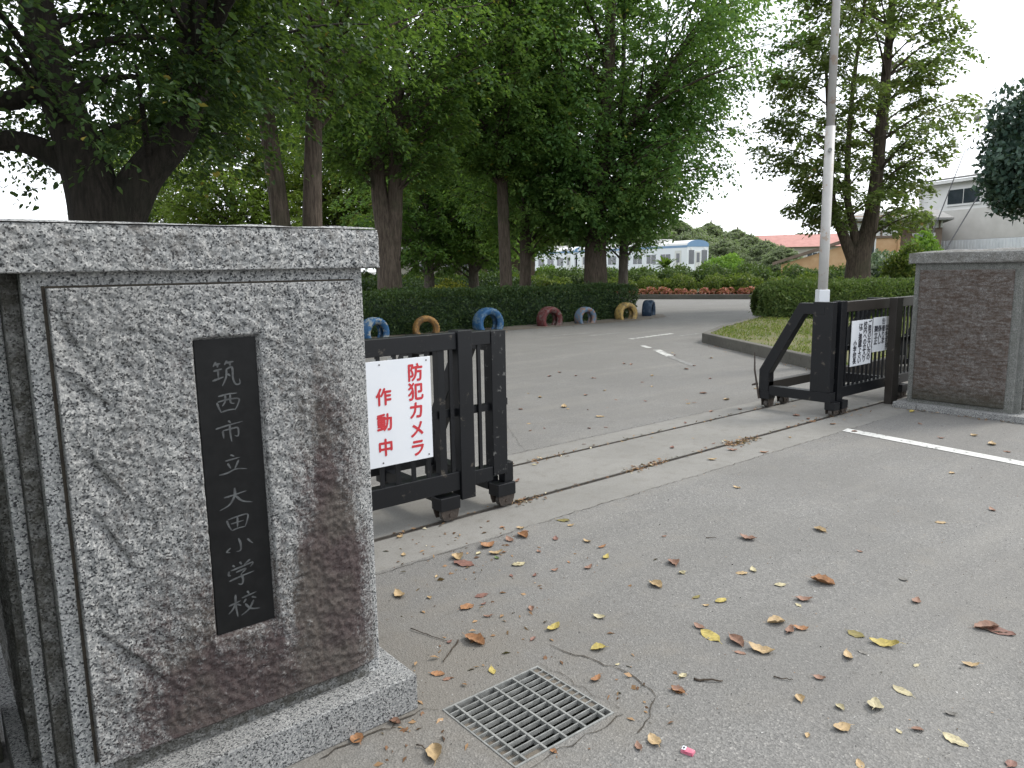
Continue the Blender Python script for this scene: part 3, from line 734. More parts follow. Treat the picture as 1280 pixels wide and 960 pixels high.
while xb > xL + 0.05:
    bar = MB().box(xb - 0.014, xb + 0.014, GY + 0.016, GY + 0.029, 0.3185, 1.1045)
    bar.build('bar', M['gate'], ga); xb -= 0.109
MB().box(2.503, 2.55, GY + 0.015, GY + 0.075, 0.3185, 1.1045).build('bar', M['gate'], ga)
MB().box(2.585, 2.612, GY + 0.012, GY + 0.029, 0.3185, 1.1045).build('bar', M['gate'], ga)
MB().box(2.806, 2.830, GY + 0.012, GY + 0.029, 0.3005, 1.1175).build('bar', M['gate'], ga)
YB = 4.572
MB().box(xL + 0.012, 3.0, YB - 0.04, YB + 0.04, 0.17, 0.27).build('rear_rail', M['gate'], ga, bevel=0.004)
for x0, x1 in ((2.915, 3.025), (2.49, 2.58), (0.6, 0.7), (-1.2, -1.1)):
    brace_frame(ga, x0, x1, GY + 0.045, YB, M['gate'])
    MB().box(x0 + 0.01, x1 - 0.01, GY + 0.09, YB - 0.052, 0.12, 0.20).build('foot_bar', M['gate'], ga)
for x in (2.545, 3.005, 0.6, -1.1): gate_wheel(ga, x, 3.826)
for x in (2.97, 0.65, -1.1): gate_wheel(ga, x, YB, h=0.165)
MB().tube([(xR - 0.001, GY + 0.04, 1.165), (xR + 0.014, GY + 0.04, 1.165)], 0.012, 8).build('bolt', M['gate'], ga)
MB().box(xR, xR + 0.022, GY + 0.02, GY + 0.05, 0.70, 0.745).build('latch', M['gate'], ga)
sg = MB().box(1.80, 2.435, GY - 0.004, GY + 0.002, 0.452, 1.082).build('sign', M['sign_white'], ga, bevel=0.001)
def col_text(parent, chars, x, ztop, step, size, y, mat, bold, sx=1.0):
    for i, ch in enumerate(chars):
        text_mesh('character', ch, size, mat, parent, (x, y, ztop - i * step), (sx, 0, 0), (0, 0, 1), bold)
col_text(sg, '防犯カメラ', 2.325, 0.985, 0.116, 0.112, GY - 0.0052, M['sign_red'], 0.0036, 0.98)
col_text(sg, '作動中', 2.105, 0.862, 0.152, 0.108, GY - 0.0052, M['sign_red'], 0.0036, 0.98)
for x in (1.84, 2.085, 2.405):
    for z in (0.475, 1.06):
        MB().tube([(x, GY - 0.0065, z), (x, GY - 0.003, z)], 0.005, 8).build('screw', M['rail_steel'], sg)
for x in (2.05, 2.16, 2.27, 2.38):
    MB().box(x - 0.016, x + 0.016, GY + 0.0025, GY + 0.0035, 1.083, 1.095).build('clip', M['galv'], sg)

# --- far gate
gb = thing('sliding_gate', (8.4, 3.85, 0), 'black steel sliding gate with two small white notices, beside the brown stained pillar', 'gate')
GF = 3.83
xa, xe = 7.37, 10.9
MB().box(7.665, xe, GF + 0.004, GF + 0.084, 1.085, 1.195).build('top_rail', M['gate_brown'], gb, bevel=0.004)
MB().box(7.665, xe, GF + 0.004, GF + 0.084, 0.175, 0.285).build('bottom_rail', M['gate'], gb, bevel=0.004)
MB().box(7.665, xe, GF + 0.036, GF + 0.066, 0.665, 0.720).build('mid_rail', M['gate'], gb)
MB().box(7.545, 7.663, GF - 0.006, GF + 0.094, 0.135, 1.205).build('post', M['gate'], gb, bevel=0.004)
MB().box(xa + 0.003, 7.468, GF, GF + 0.215, 0.256, 1.200).build('post', M['gate'], gb, bevel=0.004)
MB().box(xe, xe + 0.1, GF - 0.006, GF + 0.094, 0.135, 1.205).build('post', M['gate'], gb, bevel=0.004)
MB().box(7.495, 7.513, GF + 0.03, GF + 0.05, 0.2, 1.15).build('bar', M['gate'], gb)
for z in (0.66, 0.33): MB().box(7.467, 7.543, GF + 0.03, GF + 0.06, z, z + 0.05).build('hinge', M['gate'], gb)
xb = 7.74
while xb < xe - 0.03:
    MB().box(xb - 0.014, xb + 0.014, GF + 0.018, GF + 0.034, 0.2855, 1.0845).build('bar', M['gate'], gb); xb += 0.098
MB().box(xa + 0.012, xe - 0.012, YB - 0.04, YB + 0.04, 0.20, 0.30).build('rear_rail', M['gate_brown'], gb, bevel=0.004)
for x0, x1 in ((7.37, 7.475), (8.9, 9.0), (10.8, 10.9)):
    brace_frame(gb, x0, x1, GF + 0.045, YB + 0.01, M['gate'])
    MB().box(x0 + 0.003, x1 - 0.003, GF - 0.02, YB - 0.045, 0.15, 0.255).build('foot_bar', M['gate'], gb, bevel=0.003)
for x in (7.45, 7.62, 10.6): gate_wheel(gb, x, 3.826, h=0.155, wd=0.12)
gate_wheel(gb, 9.05, 3.826)
for x in (7.43, 7.75, 10.6): gate_wheel(gb, x, YB, h=0.19, wd=0.13)
MB().tube([(7.365, 4.64, 0.1), (7.355, 4.70, 0.42), (7.36, 4.71, 0.62)], [0.012, 0.010, 0.006], 6).build('catch_rod', M['rust'], gb)
MB().tube([(7.365, 4.66, 0.27), (7.34, 4.72, 0.25)], [0.014, 0.010], 6).build('catch_rod', M['rust'], gb)
s1 = MB().box(7.775, 8.235, GF - 0.012, GF - 0.006, 0.495, 0.985).build('notice', M['sign_white'], gb)
s2 = MB().box(8.262, 8.735, GF - 0.012, GF - 0.006, 0.610, 0.995).build('notice', M['sign_white'], gb)
for lab, xx, zz, stp in (('ご用のない方の', 8.175, 0.935, 0.062), ('校内への立入り', 8.075, 0.925, 0.062), ('はご遠慮下さい', 7.970, 0.915, 0.062)):
    col_text(s1, lab, xx, zz, stp, 0.074, GF - 0.0132, M['sign_black'], 0.003, 1.15)
col_text(s1, '小学校長', 7.860, 0.735, 0.064, 0.068, GF - 0.0132, M['sign_black'], 0.003, 1.15)
text_mesh('lettering', '告', 0.075, M['sign_black'], s2, (8.50, GF - 0.0132, 0.940), (1.1, 0, 0), (0, 0, 1), 0.0012)
for lab, z in (('関係者以外', 0.862), ('立入りを禁', 0.788), ('止します。', 0.722)):
    text_mesh('lettering', lab, 0.076, M['sign_black'], s2, (8.285, GF - 0.0132, z), (1.15, 0, 0), (0, 0, 1), 0.003, 'LEFT')
text_mesh('lettering', '学校', 0.07, M['sign_black'], s2, (8.56, GF - 0.0132, 0.655), (1.1, 0, 0), (0, 0, 1), 0.0014, 'LEFT')

gp_ = thing('guide_post', (8.64, 3.745, 0), 'dark brown square guide post on the ground in front of the far gate', 'post')
MB().box(8.545, 8.70, 3.70, 3.785, 0.0, 1.195).build('post', M['gate_brown'], gp_, bevel=0.005)
MB().box(8.543, 8.702, 3.698, 3.787, 1.195, 1.203).build('cap', M['gate_brown'], gp_)

# ------------------------------------------------------------------ flagpole
fx, fy = 10.9, 5.84
CRX, CRY = 0.7745, -0.6323
fp = thing('flagpole', (fx, fy, 0), 'tall weathered white flagpole standing on the lawn behind the far gate', 'flagpole')
mpole = paint_worn('weathered_white_pole', (0.50, 0.49, 0.47), (0.38, 0.31, 0.25), 4, 0.56, 0.5)
MB().tube([(fx, fy, 0.17), (fx, fy, 3.6)], [0.074, 0.070], 16).build('pole', mpole, fp, True)
MB().tube([(fx, fy, 3.6), (fx, fy, 7.6)], [0.060, 0.052], 16).build('pole', mpole, fp, True)
MB(Matrix.Translation((fx, fy, 0)) @ Matrix.Rotation(math.atan2(CRY, CRX), 4, 'Z')).box(-0.082, 0.082, -0.082, 0.082, 0.17, 1.20).build('pedestal', M['sign_white'], fp, bevel=0.01)
MB().tube([(fx - 0.09, fy - 0.06, 3.25), (fx - 0.04, fy - 0.03, 3.25)], 0.03, 8).build('cleat', M['galv'], fp)

# ------------------------------------------------------------------ foliage
def leaf_quads(C, A, Nn, L, Wd):
    """kite shaped leaves: C base points, A axis, Nn normal, lengths L, widths Wd -> verts, faces"""
    A = A / np.maximum(np.linalg.norm(A, axis=1, keepdims=True), 1e-6)
    B = np.cross(A, Nn); B = B / np.maximum(np.linalg.norm(B, axis=1, keepdims=True), 1e-6)
    N2 = np.cross(B, A)
    L = L[:, None]; Wd = Wd[:, None]
    v0 = C; v1 = C + A * L * 0.45 + B * Wd * 0.5 + N2 * L * 0.06; v2 = C + A * L - N2 * L * 0.10; v3 = C + A * L * 0.45 - B * Wd * 0.5 + N2 * L * 0.06
    V = np.stack([v0, v1, v2, v3], 1).reshape(-1, 3)
    F = np.arange(len(V), dtype=np.int32).reshape(-1, 4)
    return V, F

def leaf_hex(C, A, Nn, L, Wd):
    A = A / np.maximum(np.linalg.norm(A, axis=1, keepdims=True), 1e-6)
    B = np.cross(A, Nn); B = B / np.maximum(np.linalg.norm(B, axis=1, keepdims=True), 1e-6)
    N2 = np.cross(B, A); L = L[:, None]; Wd = Wd[:, None]
    v = [C, C + A * L * .25 + B * Wd * .42 + N2 * L * .05, C + A * L * .62 + B * Wd * .40 + N2 * L * .03, C + A * L - N2 * L * .12,
         C + A * L * .62 - B * Wd * .40 + N2 * L * .03, C + A * L * .25 - B * Wd * .42 + N2 * L * .05]
    V = np.stack(v, 1).reshape(-1, 3); b = np.arange(len(C))[:, None] * 6
    F = np.concatenate([b + np.array([[0, 1, 2, 3]]), b + np.array([[0, 3, 4, 5]])], 1).reshape(-1, 4)
    return V, F

def rand_unit(r, n):
    v = r.normal(size=(n, 3)); return v / np.linalg.norm(v, axis=1, keepdims=True)

def grow_tree(name, label, group, base, stems, env, mat, bark, nb=110, ntw=12, nlf=22, leaf=0.10, seed=0, droop=0.35, rise=0.6, cat='tree', spread=1.0, twl=1.0, full=False, q0=0.22):
    """stems: lists of (x, y, z, r) relative to base; env(z) -> (cx, cy, radius) over z range env.z0..env.z1"""
    r = np.random.RandomState(seed)
    t = thing(name, base, label, cat, group)
    wood = MB(); B0 = np.array(base)
    SP = []
    for s_ in stems:
        pts = catmull([(p[0], p[1], p[2]) for p in s_], 5)
        n = len(pts); rr = np.interp(np.linspace(0, len(s_) - 1, n), range(len(s_)), [p[3] for p in s_])
        pw = [tuple(np.array(p) + B0) for p in pts]
        wood.tube(pw, list(rr), 12 if rr[0] > 0.12 else 8)
        for p, q in zip(pw, rr): SP.append((*p, q))
    SP = np.array(SP)
    VV = []; FF = []; TT = []; cnt = 0
    f, z0, z1 = env
    jobs = []
    for i in range(nb):
        z = z0 + (z1 - z0) * ((i + r.rand()) / nb)
        az = i * 2.39996 + r.normal() * 0.25
        jobs.append((z, az, r.uniform(0.55, 1.10)))
    for z, az, fr in jobs:
        cx, cy, rad = f(z)
        if rad < 0.15: continue
        tip = B0 + np.array([cx + math.cos(az) * rad * fr * spread, cy + math.sin(az) * rad * fr * spread, z])
        za = B0[2] + max(z - rise * rad * 0.75, 0.3)
        cand = SP[np.argsort(np.abs(SP[:, 2] - za) + 0.35 * np.hypot(SP[:, 0] - tip[0], SP[:, 1] - tip[1]))[:2]]
        s0 = cand[r.randint(len(cand))]
        p0 = s0[:3]
        br = tip - p0; ln = np.linalg.norm(br)
        mid = p0 + br * 0.5 + np.array([0, 0, 0.16 * ln])
        ts = np.linspace(0, 1, 7)
        path = [(1 - q) ** 2 * p0 + 2 * q * (1 - q) * mid + q * q * tip for q in ts]
        wood.tube([tuple(p) for p in path], list(np.linspace(min(0.32 * s0[3], 0.012 * ln + 0.02), 0.008, 7)), 5, False)
        bt = r.rand()
        for k in range(ntw):
            q = q0 + (1.02 - q0) * (k + r.rand()) / ntw
            q = min(q, 1.0)
            c = (1 - q) ** 2 * p0 + 2 * q * (1 - q) * mid + q * q * tip
            d = 2 * (1 - q) * (mid - p0) + 2 * q * (tip - mid); d /= np.linalg.norm(d)
            side = np.cross(d, [0, 0, 1.0]); side /= max(np.linalg.norm(side), 1e-6)
            sg_ = 1 if k % 2 else -1
            tw = d * 0.55 + side * sg_ * r.uniform(0.5, 1.1) + np.array([0, 0, -droop * r.uniform(0.3, 1.5)]) + r.normal(size=3) * 0.15
            tw /= np.linalg.norm(tw)
            tl = twl * ((0.16 + 0.22 * (1 - q)) * ln * r.uniform(0.7, 1.25) + 0.15)
            m = max(4, int(nlf * r.uniform(0.7, 1.2)))
            u = np.sort(r.rand(m)) * 1.05
            sag = np.stack([np.zeros(m), np.zeros(m), -0.25 * tl * u ** 2], 1)
            bs = np.cross(tw, [0, 0, 1.0]); bs /= max(np.linalg.norm(bs), 1e-6)
            alt = np.where(np.arange(m) % 2, 1.0, -1.0)[:, None]
            C = c + tw * tl * u[:, None] + sag + r.normal(size=(m, 3)) * leaf * 0.45
            A = tw * 0.75 + bs * alt * 0.9 + r.normal(size=(m, 3)) * 0.35 + np.array([0, 0, -0.25])
            up = np.array([0, 0, 1.0]) + r.normal(size=(m, 3)) * 0.45
            Ls = leaf * r.uniform(0.7, 1.3, m); 
            V, F = (leaf_hex if full else leaf_quads)(C, A, up, Ls, Ls * r.uniform(0.48, 0.68, m))
            VV.append(V); FF.append(F + cnt); cnt += len(V)
            tb = 0.30 * bt + r.rand() * 0.30
            TT.append(np.clip(tb + r.rand(m) * 0.38 + (r.rand(m) > 0.988) * 0.6, 0, 1))
            if full: TT[-1] = np.repeat(TT[-1], 2)
    wood.build('trunk', bark, t, True)
    np_mesh('crown', np.concatenate(VV), np.concatenate(FF), mat, t, np.concatenate(TT))
    return t

def ell(z0, z1, R_, cx=0.0, cy=0.0, peak=0.45, low=0.55):
    def f(z):
        q = (z - z0) / (z1 - z0)
        k = low + (1 - low) * math.sin(min(q / peak, 1) * math.pi / 2) if q < peak else math.cos((q - peak) / (1 - peak) * math.pi / 2) ** 0.7
        return cx, cy, R_ * k
    return (f, z0, z1)

CR = np.array([0.7745, -0.6323]); CF = np.array([0.63, 0.7763])       # picture right / away, on the ground
def at(u, D):                          # ground point below picture column u (1280 wide) at distance D
    d = CR * (u - 640) / 925.0 + CF; d = d / np.linalg.norm(d) * D
    return (float(d[0]), float(d[1]), 0.0)
def rv(dx, dz, df=0.0, r=0.1):         # stem point: dx to picture right, df away, dz up
    return (CR[0] * dx + CF[0] * df, CR[1] * dx + CF[1] * df, dz, r)

# big dark forked tree just behind the plaque pillar
grow_tree('broadleaf_tree', 'huge dark forked tree with low spreading limbs right behind the plaque pillar', None, at(148, 9.0),
   [[rv(0.0, 0, 0, .42), rv(-0.02, 1.2, 0, .34), rv(-0.05, 2.2, 0, .31), rv(-0.22, 2.9, 0, .22), rv(-0.48, 3.8, 0.1, .18), rv(-0.62, 5.2, 0.1, .14), rv(-0.8, 8.0, 0.2, .07)],
    [rv(0.05, 2.0, 0, .27), rv(0.36, 2.6, 0.1, .20), rv(0.80, 3.15, 0.2, .16), rv(0.92, 3.9, 0.3, .145), rv(1.05, 5.6, 0.4, .10), rv(1.2, 8.2, 0.6, .05)],
    [rv(-0.15, 2.6, 0, .15), rv(-0.7, 2.95, -.1, .11), rv(-1.5, 2.95, -.3, .085), rv(-2.6, 3.3, -.5, .05)],
    [rv(-0.42, 3.6, 0.1, .12), rv(-0.9, 3.35, -.1, .095), rv(-1.5, 3.5, -.4, .07), rv(-2.4, 4.1, -.8, .04)],
    [rv(0.85, 3.5, 0.25, .10), rv(1.6, 4.4, -.2, .07), rv(2.5, 5.0, -.5, .04)]],
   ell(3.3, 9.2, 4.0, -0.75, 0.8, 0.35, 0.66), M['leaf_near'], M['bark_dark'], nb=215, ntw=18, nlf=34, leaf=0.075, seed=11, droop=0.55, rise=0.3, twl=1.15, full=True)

# twin trunks
grow_tree('broadleaf_tree', 'tree with two close slender brown trunks, left of the thick dark trunk', None, at(378, 14.2),
   [[rv(-0.24, 0, 0, .20), rv(-0.24, 2.2, 0, .17), rv(-0.36, 4.0, 0, .15), rv(-0.50, 6.0, 0, .11), rv(-0.7, 9.0, 0, .05)],
    [rv(0.26, 0, 0.1, .21), rv(0.28, 2.2, 0.1, .18), rv(0.40, 4.0, 0.1, .15), rv(0.55, 6.0, 0.2, .11), rv(0.9, 9.5, 0.3, .05)]],
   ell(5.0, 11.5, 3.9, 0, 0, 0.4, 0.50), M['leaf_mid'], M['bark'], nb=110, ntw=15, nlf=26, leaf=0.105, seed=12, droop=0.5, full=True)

# thick dark trunk forking into two
grow_tree('broadleaf_tree', 'tall tree with a thick dark trunk forking low, behind the near hedge', None, at(491, 21.0),
   [[rv(0, 0, 0, .42), rv(0, 1.2, 0, .34), rv(-0.02, 2.4, 0, .30), rv(-0.20, 4.0, 0, .21), rv(-0.22, 7.0, 0, .16), rv(-0.25, 10, 0, .11), rv(-0.3, 14, 0, .05)],
    [rv(0.08, 1.9, 0, .24), rv(0.22, 3.2, 0, .21), rv(0.36, 5.5, 0, .17), rv(0.5, 8.0, 0.2, .13), rv(0.9, 12, 0.2, .05)],
    [rv(0.5, 7.4, 0, .10), rv(0.1, 8.6, 0, .09), rv(-1.1, 9.6, 0, .07), rv(-2.2, 10.6, 0, .04)]],
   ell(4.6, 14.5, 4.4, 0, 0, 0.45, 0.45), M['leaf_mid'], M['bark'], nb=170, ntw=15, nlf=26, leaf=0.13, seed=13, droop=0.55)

rowg = 'trees standing in the row behind the near hedge'
TF = grow_tree('broadleaf_tree', 'slim straight brown trunk, nearer of the close pair left of the thickest trunk', None, at(635, 24.0),
   [[rv(0, 0, 0, .24), rv(0, 1.2, 0, .20), rv(-0.05, 3.5, 0, .18), rv(-0.1, 7, 0, .13), rv(0.0, 11.5, 0, .05)]],
   ell(4.8, 12.5, 3.6, 0, 0, 0.45, 0.42), M['leaf_row'], M['bark'], nb=120, ntw=14, nlf=26, leaf=0.13, seed=14, droop=0.6)
grow_tree('broadleaf_tree', 'slim tree with ivy green trunk standing half behind the straight brown trunk', None, at(659, 26.0),
   [[rv(0, 0, 0, .25), rv(0, 1.4, 0, .20), rv(0.05, 4.0, 0, .17), rv(0.2, 8, 0, .11), rv(0.3, 12, 0, .04)],
    [rv(0.1, 2.6, 0, .12), rv(0.45, 4.2, 0, .10), rv(0.6, 7, 0, .06)]],
   ell(2.9, 12.5, 3.6, 0, 0, 0.45, 0.55), M['leaf_row'], M['bark'], nb=120, ntw=14, nlf=26, leaf=0.13, seed=15, droop=0.6)
grow_tree('broadleaf_tree', 'broad bright green tree with the thickest fluted trunk, behind the hedge by the yellow tyre', None, at(746, 25.6),
   [[rv(0, 0, 0, .54), rv(0, 0.9, 0, .42), rv(0, 2.6, 0, .36), rv(0.15, 4.6, 0, .29), rv(0.35, 7.0, 0, .25), rv(0.5, 10, 0, .15), rv(0.6, 14, 0, .05)],
    [rv(-0.05, 3.6, 0, .22), rv(-0.6, 5.2, 0, .16), rv(-1.2, 8.0, 0, .09), rv(-1.6, 11, 0, .04)],
    [rv(0.2, 4.6, 0, .2), rv(1.1, 6.2, -.3, .14), rv(2.4, 8.0, -.5, .08), rv(3.6, 9.6, -.6, .04)]],
   ell(3.0, 15.0, 6.0, 0.5, 0, 0.58, 0.42), M['leaf_bright'], M['bark'], nb=225, ntw=18, nlf=27, leaf=0.145, seed=16, droop=0.6, rise=0.45)
grow_tree('broadleaf_tree', 'slim grey trunked tree just right of the thickest trunk, behind the hedge end', None, at(780, 27.0),
   [[rv(0, 0, 0, .21), rv(0, 1.4, 0, .17), rv(0.02, 3.5, 0, .15), rv(-0.05, 7, 0, .11), rv(0.0, 10.5, 0, .04)]],
   ell(2.7, 11.0, 3.3, 0.2, 0, 0.45, 0.50), M['leaf_bright'], M['bark_grey'], nb=85, ntw=13, nlf=24, leaf=0.13, seed=17, droop=0.6)

# smaller trees further back in the garden
TB = grow_tree('small_tree', 'small dark green tree with short trunk, left of the straight brown trunk', None, at(595, 34.0),
   [[rv(0, 0, 0, .30), rv(0, 1.3, 0, .22), rv(0, 2.6, 0, .18), rv(0.2, 5, 0, .10), rv(0.2, 8, 0, .04)]],
   ell(2.3, 8.5, 3.6, 0, 0, 0.35, 0.7), M['leaf_row'], M['bark_grey'], nb=100, ntw=13, nlf=24, leaf=0.16, seed=18, droop=0.4)
copy_thing(TB, at(540, 33.0), 'small dark green tree with a short trunk, right beside the thick forking trunk', 1.9)
BK = grow_tree('back_tree', 'yellowish green tree at the back between the thick trunk and straight trunk', None, at(575, 50.0),
   [[rv(0, 0, 0, .35), rv(0, 2.5, 0, .28), rv(0.2, 6, 0, .2), rv(0.3, 13, 0, .05)]],
   ell(3.5, 15.0, 5.6, 0, 0, 0.4, 0.6), M['leaf_back'], M['bark'], nb=150, ntw=15, nlf=26, leaf=0.22, seed=19, droop=0.4)
bk_lab = ['yellowish green tree at the back, seen left of the twin slender trunks', 'yellowish green tree at the back, seen between the twin trunks and the thick trunk',
          'yellowish green tree at the back behind the close pair of slim trunks', 'yellowish green tree at the back behind the forked dark tree', 'yellowish green tree at the back right beside the pillar cap end']
for (u, D, sc, rz), lb in zip(((300, 40.0, 0.80, 0.7), (430, 45.0, 1.0, 2.2), (655, 58.0, 1.0, 3.9), (190, 52.0, 0.75, 5.0), (478, 66.0, 0.8, 1.2)), bk_lab):
    copy_thing(BK, at(u, D), lb, rz, sc)

# open tree on the island by the flagpole
grow_tree('island_tree', 'open branching olive green tree with several stems behind the flagpole', None, at(1070, 27.5),
   [[rv(0, 0, 0, .50), rv(0.0, 1.0, 0, .42), rv(0.02, 1.8, 0, .36), rv(0.28, 2.7, 0, .26), rv(0.42, 4.0, 0, .21), rv(0.52, 6.5, 0, .17), rv(0.6, 9, 0, .12), rv(0.7, 13, 0, .04)],
    [rv(-0.1, 1.6, 0, .25), rv(-0.55, 2.5, 0, .16), rv(-0.95, 3.5, 0, .12), rv(-1.15, 5.5, 0, .08), rv(-1.4, 8, 0, .04)],
    [rv(0.0, 1.8, 0, .20), rv(-0.22, 2.7, 0, .13), rv(-0.5, 4.0, 0, .10), rv(-0.4, 7, 0.2, .07), rv(-0.1, 10.5, 0.2, .04)]],
   ell(2.9, 13.5, 2.95, -0.25, 0.2, 0.30, 0.66), M['leaf_olive'], M['bark'], nb=108, ntw=16, nlf=30, leaf=0.145, seed=20, droop=0.3, rise=0.45, twl=1.3, q0=0.36)

def blob_leaves(r, c, rad, n, leaf, lump=0.25, lo=-0.3):
    d = rand_unit(r, n); d[:, 2] = np.where(d[:, 2] < lo, -d[:, 2], d[:, 2])
    k = 1 + lump * (np.sin(d[:, 0] * 5 + c[0] * 3) * np.sin(d[:, 1] * 5 + c[1]) + 0.6 * np.sin(d[:, 2] * 7 + d[:, 0] * 4)) * 0.6 + r.normal(size=n) * 0.05
    sh = r.uniform(0.80, 1.02, n)
    Cc = np.array(c) + d * np.array(rad) * (k * sh)[:, None]
    A = d * 0.5 + r.normal(size=(n, 3)) * 0.7 + np.array([0, 0, 0.15])
    Nn = d + r.normal(size=(n, 3)) * 0.5
    Ls = leaf * r.uniform(0.7, 1.3, n)
    return leaf_quads(Cc, A, Nn, Ls, Ls * r.uniform(0.5, 0.75, n))

def core_blob(c, rad, k=0.78):
    b = MB(); vs = []; fs = []; n, m = 14, 8
    for i in range(m + 1):
        th = math.pi * i / m
        for j in range(n):
            ph = 2 * math.pi * j / n
            vs.append((c[0] + rad[0] * k * math.sin(th) * math.cos(ph), c[1] + rad[1] * k * math.sin(th) * math.sin(ph), c[2] + rad[2] * k * math.cos(th)))
    for i in range(m):
        for j in range(n): fs.append((i * n + j, i * n + (j + 1) % n, (i + 1) * n + (j + 1) % n, (i + 1) * n + j))
    return b.add(vs, fs)

def bush(name, label, cat, loc, rad, n, leaf, mat, seed=0, group=None, lift=0.55, core=True, stem=True):
    r = np.random.RandomState(seed)
    t = thing(name, loc, label, cat, group)
    c = (loc[0], loc[1], loc[2] + rad[2] * lift)
    V, F = blob_leaves(r, c, rad, n, leaf)
    keep = V.reshape(-1, 4, 3)[:, :, 2].min(1) > loc[2]
    V = V.reshape(-1, 4, 3)[keep].reshape(-1, 3); F = np.arange(len(V)).reshape(-1, 4)
    if core:
        cb = core_blob(c, rad, 0.74)
        cb.v = [(p[0], p[1], max(p[2], loc[2] + 0.003)) for p in cb.v]
        cv = np.array(cb.v); cf = np.array(cb.f)
        F = np.concatenate([F, cf + len(V)]); V = np.concatenate([V, cv])
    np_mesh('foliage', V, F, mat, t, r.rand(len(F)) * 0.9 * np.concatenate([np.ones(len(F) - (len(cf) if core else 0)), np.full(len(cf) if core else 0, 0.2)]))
    if stem: MB().tube([(loc[0], loc[1], loc[2]), (loc[0], loc[1], c[2])], [0.05, 0.03], 6).build('stem', M['bark'], t)
    return t

# round glossy tree at the right edge
kx = at(1331, 21.0)
kt = thing('evergreen_tree', kx, 'round dense dark evergreen tree at the right edge beside the grey hall', 'tree')
r = np.random.RandomState(31)
Vs = []; Fs = []; cnt = 0
for cc, rr, nn in (((0, 0, 4.0), (1.72, 1.72, 1.55), 15000), ((-0.3, 0.25, 3.35), (1.35, 1.35, 0.9), 5000), ((0.1, 0.1, 4.65), (1.1, 1.1, 0.8), 4500), ((-0.3, 0.25, 4.0), (1.3, 1.3, 1.1), 5000)):
    V, F = blob_leaves(r, (kx[0] + cc[0], kx[1] + cc[1], cc[2]), rr, nn, 0.13, 0.34, -0.98)
    Vs.append(V); Fs.append(F + cnt); cnt += len(V)
cb = core_blob((kx[0], kx[1], 4.0), (1.72, 1.72, 1.5), 0.8); Vs.append(np.array(cb.v)); Fs.append(np.array(cb.f) + cnt)
F = np.concatenate(Fs); np_mesh('crown', np.concatenate(Vs), F, M['leaf_holly'], kt, r.rand(len(F)))
MB().tube([(kx[0], kx[1], 0.15), (kx[0], kx[1], 3.4)], [0.2, 0.14], 10).build('trunk', M['bark_grey'], kt, True)

